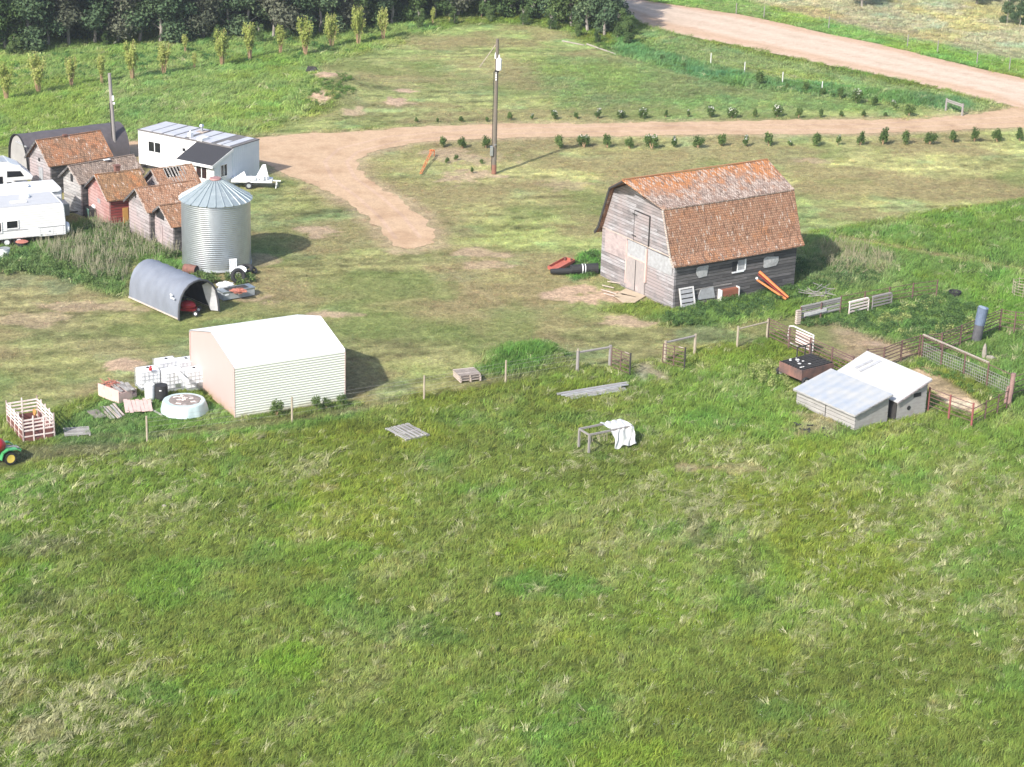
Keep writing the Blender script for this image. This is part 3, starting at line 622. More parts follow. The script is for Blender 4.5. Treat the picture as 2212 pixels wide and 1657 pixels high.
# footprints kept free of grass (x, y, yaw, L, W)
FOOT = []
def foot(x, y, yaw, l, w, m=.1): FOOT.append((x, y, yaw, l, w, m))
def infoot(x, y):
    r = np.zeros(x.shape, bool)
    for fx_, fy_, yw, l, w, mg in FOOT:
        a = (x-fx_)*math.cos(yw)+(y-fy_)*math.sin(yw); b = -(x-fx_)*math.sin(yw)+(y-fy_)*math.cos(yw)
        r |= (a > -mg) & (a < l+mg) & (b > -mg) & (b < w+mg)
    return r
def camxy(x, y):
    dx, dy, dz = x, y, -CAMH
    z = dx*FWv.x + dy*FWv.y + dz*FWv.z
    return W0/2+FOC*(dx*RTv.x+dy*RTv.y+dz*RTv.z)/z, H0/2-FOC*(dx*UPv.x+dy*UPv.y+dz*UPv.z)/z
def grass():
    D0 = 20.0
    x = RNG.uniform(-68, 68, int(D0*136*188)); y = RNG.uniform(68, 256, x.size)
    u, v = camxy(x, y); k = (u > -130) & (u < W0+130) & (v > -60) & (v < H0+80); x, y = x[k], y[k]
    k = RNG.random(x.size) < np.minimum(1, (96/y)**1.5); x, y = x[k], y[k]
    col, h, den, st, dd = zones(x, y)
    rm = roadmask(x, y)
    k = (RNG.random(x.size) < den*(1-rm)) & ~infoot(x, y)
    x, y, col, h, st, dd = x[k], y[k], col[k], h[k], st[k], dd[k]
    n = x.size; print('TUFTS', n)
    s = RNG.random(n) < st; 
    col = col*(1 + RNG.normal(0, .17, (n, 1))) * (1 + RNG.normal(0, .05, (n, 3)))
    sc_ = np.array([.38,.37,.21])*(1+RNG.normal(0, .18, (n, 1)))
    tallm = np.clip(h/.24, .3, 1); k3 = (s*np.clip(.55+.5*RNG.random(n), 0, 1)*tallm)[:, None]
    col = col*(1-k3)+sc_*k3; col = np.clip(col*1.12, .01, .9)
    kinds = RNG.integers(0, 5, n); kinds[s & (h > .15)] = RNG.integers(5, 7, int((s & (h > .15)).sum()))
    hh = h*RNG.uniform(.7, 1.35, n)*(.45+1.1*fbm(x, y, .45, 3, 77)); far = np.clip(y/110, .85, 1.7)
    r = .56*far*RNG.uniform(.75, 1.3, n)*np.clip(h/.2, .6, 1.15)
    wind = math.radians(48)+RNG.normal(0, .8, n)
    pts = np.c_[x, y, height(x, y)-.01]
    scatter('grass', [clump(16, .34, .35, .022, i) for i in range(5)] + [clump(12, .3, .85, .026, 9+i, 1.2) for i in range(2)], pts, col,
            np.c_[RNG.normal(0, .08, n), RNG.normal(0, .08, n), wind], np.c_[r, r, hh*1.1], kinds, 'green and straw coloured meadow grass growing over the farmyard and field')
# ------------------------------------------------------------------ buildings
def win_part(parent, c, size, axis, frame_m, glass_m, panes=2, out=.03, label=None, d=.05):
    """window on a wall: axis 'x' = wall in the yz plane facing -x, 'y' = wall in the xz plane facing -y; c = centre on the wall surface"""
    w, h = size; f = MB(); g = MB(); t = .06
    def B(mb, u0, u1, z0, z1, d0, d1):
        if axis == 'x': mb.bx((c[0]-d1, c[1]+u0, c[2]+z0), (c[0]-d0, c[1]+u1, c[2]+z1))
        else: mb.bx((c[0]+u0, c[1]-d1, c[2]+z0), (c[0]+u1, c[1]-d0, c[2]+z1))
    B(f, -w/2-t, w/2+t, h/2, h/2+t, 0, d); B(f, -w/2-t, w/2+t, -h/2-t, -h/2, 0, d)
    B(f, -w/2-t, -w/2, -h/2, h/2, 0, d-.003); B(f, w/2, w/2+t, -h/2, h/2, 0, d-.003)
    for i in range(1, panes): B(f, -w/2+w*i/panes-.03, -w/2+w*i/panes+.03, -h/2, h/2, 0, d-.005)
    B(g, -w/2, w/2, -h/2, h/2, .004, .014)
    o = f.build('window', frame_m, parent); 
    if label: o['label'] = label
    g.build('pane', glass_m, o); return o

def barn():
    x0, y0, yw, Lb, Wb = 9.934, 130.352, .5796, 9.79, 7.964; foot(x0, y0, yw, Lb, Wb)
    b = thing('barn', 'old grey timber barn with a rusty brown shingled gambrel roof and a hay hood', 'barn', (x0, y0, 0), yw)
    zk, ik, zr, hood, e = 6.27, 1.11, 7.56, 1.12, .35
    gab = [(0,0,-.1),(0,Wb,-.1),(0,Wb,3.2),(0,Wb-.12,3.45),(0,Wb-ik-.05,zk-.16),(0,Wb/2,zr-.2),(0,ik+.05,zk-.16),(0,.12,3.45),(0,0,3.2)]
    MB().prism(gab, (.12,0,0)).build('gable_wall', MT['barn_gable'], b, label='weathered pale grey board gable wall with the doors')
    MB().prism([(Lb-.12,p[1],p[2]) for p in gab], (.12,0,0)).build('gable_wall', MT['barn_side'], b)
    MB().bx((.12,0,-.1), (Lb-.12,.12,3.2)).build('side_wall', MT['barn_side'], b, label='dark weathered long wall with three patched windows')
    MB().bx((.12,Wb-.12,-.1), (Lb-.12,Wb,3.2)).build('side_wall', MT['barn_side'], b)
    # battered corner boards and plinth
    MB().bx((-.03,-.02,0),(.0,.14,3.1)).build('corner_board', MT['barn_gable'], b)
    th = .09
    def panel(p, name, m, **k): MB().prism(p, (0,0,-th)).build(name, m, b, **k)
    rag = random.Random(3)
    def edge(pa, pb, n, amp):
        pa = Vector(pa); pb = Vector(pb); return [pa.lerp(pb, i/n) + Vector((rag.uniform(-amp, amp) if 0 < i < n else 0,)*1 + (0,0)) for i in range(n+1)]
    for s in (0, 1):
        Y = (lambda y: y) if s == 0 else (lambda y: Wb-y)
        up = MB(); lo = MB(); fl = MB()
        # upper slope with sagging, broken into strips so that the ridge is uneven
        nseg = 14
        for i in range(nseg):
            a0 = -e + (Lb+2*e)*i/nseg; a1 = -e + (Lb+2*e)*(i+1)/nseg
            s0 = -.07*math.sin(PI*i/nseg); s1 = -.07*math.sin(PI*(i+1)/nseg)
            r0 = a0 - (hood if i == 0 else 0)
            up.prism([(a0, Y(ik-.06), zk-.02+s0*.6), (a1, Y(ik-.06), zk-.02+s1*.6), (a1, Wb/2, zr+s1), (r0, Wb/2, zr+s0)], (0,0,-th))
            lo.prism([(a0, Y(ik), zk-.03+s0*.6), (a1, Y(ik), zk-.03+s1*.6), (a1, Y(.06), 3.42+s1), (a0, Y(.06), 3.42+s0)], (0,0,-th*.9))
            fl.prism([(a0, Y(.06), 3.44+s0), (a1, Y(.06), 3.44+s1), (a1, Y(-.36), 2.9+s1), (a0, Y(-.36), 2.9+s0)], (0,0,-th*.9))
        if s == 0:
            up.build('upper_roof_slope', MT['roof_up'], b, label='upper roof slope, grey weathered with an orange strip along the ridge')
            o = lo.build('lower_roof_slope', MT['roof_low'], b, label='steep rust brown lower roof slope'); fl.build('eave', MT['roof_low'], o)
        else:
            up.build('upper_roof_slope', MT['roof_low'], b); o = lo.build('lower_roof_slope', MT['roof_low'], b); fl.build('eave', MT['roof_low'], o)
    MB().beam((-e-hood,Wb/2,zr+.02),(Lb+e,Wb/2,zr-.0),.14,.05).build('ridge_cap', MT['orange_moss'], b)
    # barge boards: dark on the far side, pale on the near side
    nb = MB(); nb.beam((-e-.03,ik,zk-.1),(-e-.03,.06,3.36),.05,.14); nb.beam((-e-.03,.06,3.36),(-e-.03,-.34,2.84),.05,.14)
    nb.build('barge_board', MT['pale_plank'], b, label='pale board along the near roof edge')
    fb = MB(); fb.beam((-e-.03,Wb-ik,zk-.1),(-e-.03,Wb-.06,3.36),.05,.16); fb.beam((-e-.03,Wb-.06,3.36),(-e-.03,Wb+.34,2.84),.05,.16); fb.beam((-e-.03,Wb-ik,zk-.1),(-e-hood,Wb/2,zr-.12),.05,.12)
    fb.build('barge_board', MT['charred'], b)
    # exposed rafter tails under the eave
    rt = MB()
    for i in range(17): MB().bx((.3+i*.575,-.3,2.93),(.36+i*.575,0,3.0)).build('rafter_tail', MT['old_plank'], b)
    # loft door
    d = MB().bx((-.06,2.85,3.35),(-.004,4.4,5.25)).build('loft_door', MT['barn_gable'], b, label='closed loft door with a black gap along its top and side')
    fr = MB(); fr.bx((-.075,2.78,3.3),(-.004,2.85,5.3)).bx((-.078,2.85,5.25),(-.004,4.46,5.31)).bx((-.07,4.4,3.3),(-.004,4.44,5.25))
    fr.build('door_gap', MT['charred'], d)
    hi = MB()
    for z in (3.6,5.0): MB().bx((-.09,4.15,z),(-.061,4.62,z+.06)).build('hinge', MT['charred'], d)
    # main door with lintel panel and trims
    dd = MB().bx((-.1,3.0,.02),(-.02,5.0,2.15)).build('barn_door', MT['door_wood'], b, label='pale double barn door at ground level')
    MB().bx((-.115,3.96,.05),(-.101,4.02,2.1)).build('door_joint', MT['charred'], dd)
    tr = MB().bx((-.13,2.86,.9),(-.02,3.0,3.1)).bx((-.13,5.0,.3),(-.02,5.08,3.1)).bx((-.125,3.0,2.15),(-.02,5.0,2.24)); tr.build('door_trim', MT['pinkwood'], b)
    MB().bx((-.07,3.0,2.24),(-.004,5.0,3.2)).build('grey_board_panel', MT['sheetgrey'], b)
    MB().bx((-.05,5.1,1.75),(-.004,7.55,3.25)).build('plywood_panel', MT['plywood'], b, label='stained pinkish plywood panel left of the door')
    MB().bx((-.05,.25,2.1),(-.004,2.8,3.15)).build('plywood_panel', MT['sheetgrey'], b, label='grey board panel right of the door')
    MB().bx((-.045,.0,3.22),(-.004,7.9,3.3)).build('belt_board', MT['pale_plank'], b)
    MB().prism([(-.05,3.3,6.9),(-.05,3.75,6.75),(-.05,3.7,6.35),(-.05,3.45,6.25)], (.04,0,0)).build('rusty_patch', MT['rust'], b)
    # long wall windows: torn plastic, a broken pane, torn plastic
    def torn(cx, cz, w, h, sd):
        rr = random.Random(sd); P = []
        for i in range(14):
            t = i/14*2*PI; k = 1 + rr.uniform(-.13, .13); ex = math.copysign(abs(math.cos(t))**.45, math.cos(t)); ez = math.copysign(abs(math.sin(t))**.45, math.sin(t))
            P.append((cx+ex*w/2*k, -.045, cz+ez*h/2*k))
        f = MB().bx((cx-w*.42,-.03,cz-h*.4),(cx+w*.42,-.004,cz+h*.4)).build('window', MT['dark_glass'], b, label='window covered with torn white plastic')
        mb = MB(); c0 = (cx, -.075, cz); vs = [c0]+P; mb.add(vs, [(0, i, i % 14 + 1) for i in range(1, 15)])
        mb.build('torn_plastic', MT['tornpl'], f)
    torn(2.15, 2.15, .95, .75, 1); torn(7.65, 2.0, 1.2, .72, 2)
    w = MB(); cx, cz = 5.0, 2.12
    for a, bb in (((cx-.05,-.05,cz-.38),(cx+.62,0,cz-.32)),((cx+.56,-.05,cz-.38),(cx+.64,0,cz+.36)),((cx-.45,-.06,cz-.46),(cx+.5,0,cz-.385)),((cx-.06,-.05,cz-.32),(cx+.0,0,cz+.1))): w.bx(a, bb)
    f = w.build('window', MT['whitepl'], b, label='window with a broken white frame')
    MB().bx((cx-.45,-.02,cz-.3),(cx-.06,-.003,cz+.3)).build('opening', MT['black'], f); MB().bx((cx+.0,-.025,cz-.3),(cx+.55,-.003,cz+.33)).build('pane', MT['sheetgrey'], f)
    MB().bx((.6,-.03,.95),(4.6,-.003,1.02)).build('wall_batten', MT['old_plank'], b)
    MB().prism([(1.9,-.05,.3),(2.1,-.05,.95),(3.1,-.05,1.0),(3.3,-.05,.25)], (0,.045,0)).build('metal_patch', MT['sheetgrey'], b)
MT['orange_moss'] = plain('orange_lichen', (.38,.17,.065), (.28,.15,.08), rough=.95, sc=6)
MT['tornpl'] = plain('torn_plastic', (.5,.5,.5), (.28,.28,.29), rough=.5, sc=7, bmp=.5)

def metal_shed():
    x0, y0, yw, Ls, Ws, hw, hr = -14.83, 109.42, .5166, 6.48, 6.49, 2.96, .87; foot(x0, y0, yw, Ls, Ws)
    s = thing('storage_shed', 'bright white metal storage shed with ribbed cream walls beside the white liquid totes', 'shed', (x0, y0, 0), yw)
    slope = math.atan2(hr, Ws/2)
    def prof(off=0.0):
        P = [(0, hw-.16)]
        for i in range(7):                                   # rounded eave
            t = PI/2 * (1 - i/6.0) ; P.append((.16 - .16*math.sin(t) , hw-.16+.16*math.cos(t)+.0))
        P.append((Ws/2-.15, hw+hr-.035)); P.append((Ws/2, hw+hr))
        Q = [(Ws-y, z) for y, z in P[::-1]][1:]
        return P + Q
    PR = prof()
    end = [(0, 0, -.1)] + [(0, y, z) for y, z in PR] + [(0, Ws, -.1)]
    MB().prism([(x+.02, y, z-.01 if z > 0 else z) for x, y, z in end], (.04,0,0)).build('end_wall', MT['shed_end'], s, label='smooth blush white end wall')
    MB().prism([(Ls-.06, y, z-.01 if z > 0 else z) for x, y, z in end], (.04,0,0)).build('end_wall', MT['shed_end'], s)
    r = MB(); V = []
    for y, z in PR: V += [(-.02, y, z+.01), (Ls+.02, y, z+.01), (-.02, y, z+.035), (Ls+.02, y, z+.035)]
    n = len(PR); F = []
    for i in range(n-1):
        a = 4*i; F += [(a, a+1, a+5, a+4), (a+2, a+6, a+7, a+3), (a, a+4, a+6, a+2), (a+1, a+3, a+7, a+5)]
    F += [(0,2,3,1), (4*n-4,4*n-3,4*n-1,4*n-2)]; r.add(V, F); r.build('roof', MT['shed_roof'], s)
    def ribs(y, sgn):
        mb = MB(); nr = 20; H = hw-.14; V = []; 
        for i in range(nr*6+1):
            z = -.05 + (H+.05)*i/(nr*6); t = (i % 6)/6.0; d = (0, .0, .010, .02, .02, .010)[i % 6]
            V += [(0, y-sgn*d, z), (Ls, y-sgn*d, z)]
        mb.add(V, [(2*i, 2*i+1, 2*i+3, 2*i+2) for i in range(nr*6)]); return mb
    ribs(0, 1).build('ribbed_wall', MT['shed_front'], s, label='cream wall of horizontal ribs', recalc=True); ribs(Ws, -1).build('ribbed_wall', MT['shed_front'], s)
    e = MB(); 
    for x in (-.015, Ls+.015):
        for y in (0.0, Ws): MB().bx((x-.02, y-.025, 0), (x+.02, y+.025, hw-.15)).build('corner_trim', MT['pinkwood'], s)
    t = MB()
    for (ya, za), (yb, zb) in zip(PR[:-1], PR[1:]): t.beam((-.03,ya,za+.015),(-.03,yb,zb+.015),.02,.03)
    t.build('roof_edge_trim', MT['greybox'], s)

def trailer_house():
    x0, y0, yw = -21.08, 156.23, math.radians(59.1); A, B, h = 3.22, 8.95, 2.81; foot(x0, y0, yw, A, B); 
    t = thing('mobile_home', 'long white mobile home with a flat patched roof and a small shingled porch room', 'mobile home', (x0, y0, 0), yw)
    MB().bx((0,0,.25),(A,B,h)).build('body', MT['white_paint'], t)
    MB().bx((-.012,0.0,.0),(A+.01,-.012,h-.01)).build('end_panel', MT['home_end'], t, label='pale blue grey ribbed end wall')
    MB().bx((.1,.1,-.1),(A-.1,B-.1,.25)).build('skirting', MT['charred'], t)
    MB().bx((-.05,-.04,h),(A+.05,B+.05,h+.07)).build('roof', MT['homeroof'], t, label='grey flat roof with pale panels')
    for i, (ya, yb, xe) in enumerate(((.3,.95,A),(1.05,1.5,1.6),(2.0,3.1,A),(3.25,4.1,A),(4.5,5.35,A),(5.55,6.5,A),(6.7,7.6,A),(7.7,8.8,A))):
        MB().bx((.1,ya,h+.073),(xe-.15,yb,h+.11)).build('roof_panel', MT['white_metal'], t)
    v = MB().tube((2.2,4.6,h+.05),(2.2,4.6,h+.55),.1).lathe([(.17,.5),(.2,.56),(.15,.68),(0,.72)],10,(2.2,4.6,h)); v.build('roof_vent', MT['galv'], t)
    MB().box((2.3,4.6,h+.12),(.7,.7,.06)).build('vent_flashing', MT['pale_plank'], t)
    v = MB().box((.45,4.25,h+.28),(.35,.3,.3)).tube((.45,4.25,h+.43),(.45,4.25,h+.6),.06); v.build('roof_vent', MT['white_paint'], t)
    MB().box((.35,3.0,h+.2),(.8,.5,.2)).build('roof_box', MT['white_paint'], t)
    win_part(t, (0,7.35,1.75), (1.15,.75), 'x', MT['white_paint'], MT['dark_glass'])
    win_part(t, (0,4.5,2.0), (.3,.25), 'x', MT['white_paint'], MT['dark_glass'], 1)
    MB().bx((-.03,5.9,.2),(-.001,5.98,h-.02)).build('seam_strip', MT['rv_roof'], t)
    MB().box((-.5,3.9,.3),(.8,1.1,.55)).build('step_box', MT['pinkwood'], t)
    # porch room
    px, py = -2.1, 2.75; lo = 2.0
    a = MB().prism([(px,.02,-.1),(-.02,.02,-.1),(-.02,.02,2.62),(px,.02,lo)], (0,py-.02,0)).build('porch_room', MT['white_paint'], t)
    MB().prism([(px,.0,-.1),(-.02,.0,-.1),(-.02,.0,2.62),(px,.0,lo)], (0,.015,0)).build('porch_side', MT['home_end2'], a)
    MB().prism([(px-.35,-.12,lo-.07),(-.0,-.12,2.74),(-.0,py+.5,2.74),(px-.35,py+.5,lo-.07)], (0,0,.09)).build('porch_roof', MT['asphalt_roof'], t, label='dark charcoal shingled porch roof')
    f = MB().beam((px-.36,-.14,lo-.1),(px-.36,py+.5,lo-.1),.04,.2).beam((px-.36,-.13,lo-.1),(-.0,-.13,2.7),.04,.2); f.build('fascia', MT['white_paint'], t)
    win_part(t, (px,1.15,1.25), (.95,.85), 'x', MT['white_paint'], MT['curtain'], 2)
    win_part(t, (px+1.1,0,1.35), (.7,.85), 'y', MT['white_paint'], MT['dark_glass'], 2)
MT['home_end'] = metal_sheet('home_end_ribs', (.62,.67,.71), .5, 0, .25, 'u', .3, (.56,.62,.67))  # bluish tone of the end wall in shade, put into its colour
MT['home_end2'] = plain('porch_side_paint', (.7,.72,.75), (.66,.69,.72), rough=.5, sc=1, bmp=0)  # porch side faces the same way; shade tone put into its white
MT['homeroof'] = plain('patched_roof', (.17,.16,.16), (.12,.11,.105), rough=.8, sc=2)
MT['curtain'] = plain('red_curtain_glass', (.05,.02,.02), (.02,.02,.02), rough=.2, sc=6, bmp=0)

def granary(label, x0, y0, yawd, Lg, Wg, hw, hr, wallm, roofm, sidem=None, door=None, hole=False, oe=.25, ext=None):
    yw = math.radians(yawd); foot(x0, y0, yw, Lg, Wg)
    g = thing('granary', label, 'granary', (x0, y0, 0), yw, 'old wooden granaries')
    sl = hr/(Wg/2); gab = [(0,-.1),(Wg,-.1),(Wg,hw),(Wg/2,hw+hr),(0,hw)]
    MB().prism([(0,y,z) for y, z in gab], (.1,0,0)).build('gable_wall', wallm, g)
    MB().prism([(Lg-.1,y,z) for y, z in gab], (.1,0,0)).build('gable_wall', wallm, g)
    MB().bx((.1,0,-.1),(Lg-.1,.1,hw)).build('side_wall', sidem or wallm, g); MB().bx((.1,Wg-.1,-.1),(Lg-.1,Wg,hw)).build('side_wall', wallm, g)
    e = .25; th = .07; rr = random.Random(int(x0*100))
    for s in (0, 1):
        Y = (lambda y: y) if s == 0 else (lambda y: Wg-y)
        mb = MB(); n = 8 if not hole else 10; m_ = 5
        for i in range(n):
            for j in range(m_):
                if hole and s == 0 and i in (3,4,5,6) and j in (0,1) and not (i == 6 and j == 1): continue
                a0 = -e+(Lg+2*e)*i/n; a1 = -e+(Lg+2*e)*(i+1)/n
                y0_ = Wg/2-(Wg/2+oe)*j/m_; y1_ = Wg/2-(Wg/2+oe)*(j+1)/m_
                z = lambda y, a: hw+hr-(Wg/2-y)*sl+.03 - .05*math.sin(PI*(a+e)/(Lg+2*e))
                mb.prism([(a0,Y(y0_),z(y0_,a0)),(a1,Y(y0_),z(y0_,a1)),(a1,Y(y1_),z(y1_,a1)),(a0,Y(y1_),z(y1_,a0))], (0,0,-th))
        mb.build('roof_slope', roofm, g)
    if hole:
        raf = MB()
        for i in range(7): 
            a = Lg*.25+Lg*.09*i; raf.beam((a,Wg/2,hw+hr-.05),(a+.06*(i % 2),Wg*.15,hw+hr-(Wg*.35)*sl-.08),.06,.1)
        raf.build('bare_rafters', MT['old_plank'], g, label='bare rafters showing through the hole in the roof')
    rc = MB().beam((-e,Wg/2,hw+hr+.035),(Lg+e,Wg/2,hw+hr+.035),.1,.04); rc.build('ridge_board', roofm, g)
    bb = MB()
    for s in (0, 1):
        Y = (lambda y: y) if s == 0 else (lambda y: Wg-y)
        if s == 0: MB().beam((-e-.02,Y(-oe),hw-oe*sl-.0),(-e-.02,Wg/2,hw+hr-.0),.03,.05).build('barge_board', MT['pale_plank'], g)
        else: MB().beam((-e-.02,Y(-oe),hw-oe*sl-.05),(-e-.02,Wg/2,hw+hr-.05),.05,.14).build('barge_board', MT['barn_side'], g)
    if door:
        for d in door: d(g)
    return g
def dpart(name, a, b, m, label=None):
    return lambda g: MB().bx(a, b).build(name, m, g, label=label)

def granaries():
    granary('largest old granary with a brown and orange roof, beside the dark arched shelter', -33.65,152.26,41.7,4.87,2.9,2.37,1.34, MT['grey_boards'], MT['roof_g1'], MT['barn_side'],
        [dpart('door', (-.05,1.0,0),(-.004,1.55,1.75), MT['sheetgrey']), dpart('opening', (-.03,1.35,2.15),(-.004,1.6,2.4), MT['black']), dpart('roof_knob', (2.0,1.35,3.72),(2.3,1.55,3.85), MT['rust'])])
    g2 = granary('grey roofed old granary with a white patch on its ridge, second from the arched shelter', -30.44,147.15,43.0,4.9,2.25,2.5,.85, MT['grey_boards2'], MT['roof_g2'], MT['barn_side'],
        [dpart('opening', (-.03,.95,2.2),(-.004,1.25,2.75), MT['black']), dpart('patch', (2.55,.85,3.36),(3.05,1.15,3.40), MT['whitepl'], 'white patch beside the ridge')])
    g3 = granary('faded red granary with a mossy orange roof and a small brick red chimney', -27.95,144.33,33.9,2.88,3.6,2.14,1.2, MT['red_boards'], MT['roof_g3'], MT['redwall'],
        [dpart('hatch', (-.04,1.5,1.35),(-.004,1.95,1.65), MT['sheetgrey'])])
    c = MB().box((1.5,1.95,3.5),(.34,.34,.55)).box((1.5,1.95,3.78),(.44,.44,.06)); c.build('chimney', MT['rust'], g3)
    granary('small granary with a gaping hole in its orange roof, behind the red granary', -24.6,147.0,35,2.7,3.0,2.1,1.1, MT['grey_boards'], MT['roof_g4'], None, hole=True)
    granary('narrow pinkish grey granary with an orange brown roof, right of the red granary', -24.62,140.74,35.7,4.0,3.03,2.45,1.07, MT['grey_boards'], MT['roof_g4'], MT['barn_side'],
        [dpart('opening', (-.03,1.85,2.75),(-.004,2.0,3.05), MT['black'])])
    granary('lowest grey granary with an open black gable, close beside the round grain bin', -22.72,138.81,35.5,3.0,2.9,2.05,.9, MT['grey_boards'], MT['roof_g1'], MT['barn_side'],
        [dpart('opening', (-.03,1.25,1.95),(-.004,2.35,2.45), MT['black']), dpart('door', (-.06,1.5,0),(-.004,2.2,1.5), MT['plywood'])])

def grain_bin():
    c = Vector((-19.6,137.05,0)); r = 2.235; h = 4.48; FOOT.append((c.x-1.9,c.y-1.9,0,3.8,3.8,0))
    b = thing('grain_bin', 'round galvanised grain bin with a ribbed conical roof and a red cap', 'grain bin', c)
    P = []; n = 34
    for i in range(n*4+1):
        z = h*i/(n*4); P.append((r + .012*math.sin(2*PI*i/4), z))
    mb = MB().lathe(P, 64); mb.build('corrugated_wall', MT['galv'], b, smooth=True)
    rf = MB(); V = []; F = []; m = 26
    for i in range(m):
        for (t, k) in ((0,0),(.06,1),(.10,1),(.16,0)):
            a = 2*PI*(i+t)/m
            V += [((r+.16)*math.cos(a),(r+.16)*math.sin(a),h-.06+.07*k), (.34*math.cos(a),.34*math.sin(a),h+1.17+.05*k)]
    nn = m*4
    F = [(2*i, 2*((i+1) % nn), 2*((i+1) % nn)+1, 2*i+1) for i in range(nn)]
    rf.add(V, F); rf.build('cone_roof', MT['galv_roof'], b)
    MB().lathe([(.0,h+1.3),(.36,h+1.28),(.4,h+1.2),(.34,h+1.12)][::-1],16).build('cap', MT['capred'], b, label='faded red cap on the top')
    MB().lathe([(r+.03,0),(r+.05,.02),(r+.05,.12),(r+.01,.14)],48).build('base_ring', MT['greybox'], b)
    sm = MB()
    for a in (-1.9,-.2,1.4): sm.box(((r+.016)*math.cos(a),(r+.016)*math.sin(a),h/2),(.02,.03,h-.1),a)
    del sm
MT['capred'] = plain('cap_red', (.38,.2,.19), (.28,.14,.13), rough=.6, sc=5)

def arch_shelter():
    q = thing('arched_shelter', 'dark grey arched fabric shelter behind the granaries', 'shelter', (-37.6,159.4,0), math.radians(36))
    r, h, Lq = 1.75, 2.55, 8.4; foot(-37.6+1.75*.59,159.4-1.75*.8,math.radians(36),Lq,3.5)
    prof = [(-r, 0)] + [(-r*math.cos(PI*i/16)*.98, h*(math.sin(PI*i/16)**.75)) for i in range(1, 16)] + [(r, 0)]
    V = []; 
    for k in range(9):
        x = Lq*k/8; s = 1 - (.012 if k % 2 else 0)
        V += [(x, y*s, z*s) for y, z in prof]
    n = len(prof); F = [(k*n+i, k*n+i+1, (k+1)*n+i+1, (k+1)*n+i) for k in range(8) for i in range(n-1)]
    MB().add(V, F).build('cover', MT['quon'], q, smooth=True)
    MB().prism([(.12,y*.96,z*.96) for y, z in prof], (.05,0,0)).build('end_wall', MT['quon_end'], q, label='light grey front cloth')
    MB().prism([(Lq-.1,y*.97,z*.97) for y, z in prof], (.05,0,0)).build('end_wall', MT['quon'], q)
    fr = MB(); 
    for (a, b_) in zip(prof[:-1], prof[1:]): fr.tube((0,a[0],a[1]),(0,b_[0],b_[1]),.05)
    fr.build('front_hoop', MT['black'], q)
    MB().bx((-.0,-r*.9,1.9),(.1,.3,1.98)).build('crossbar', MT['sheetgrey'], q)

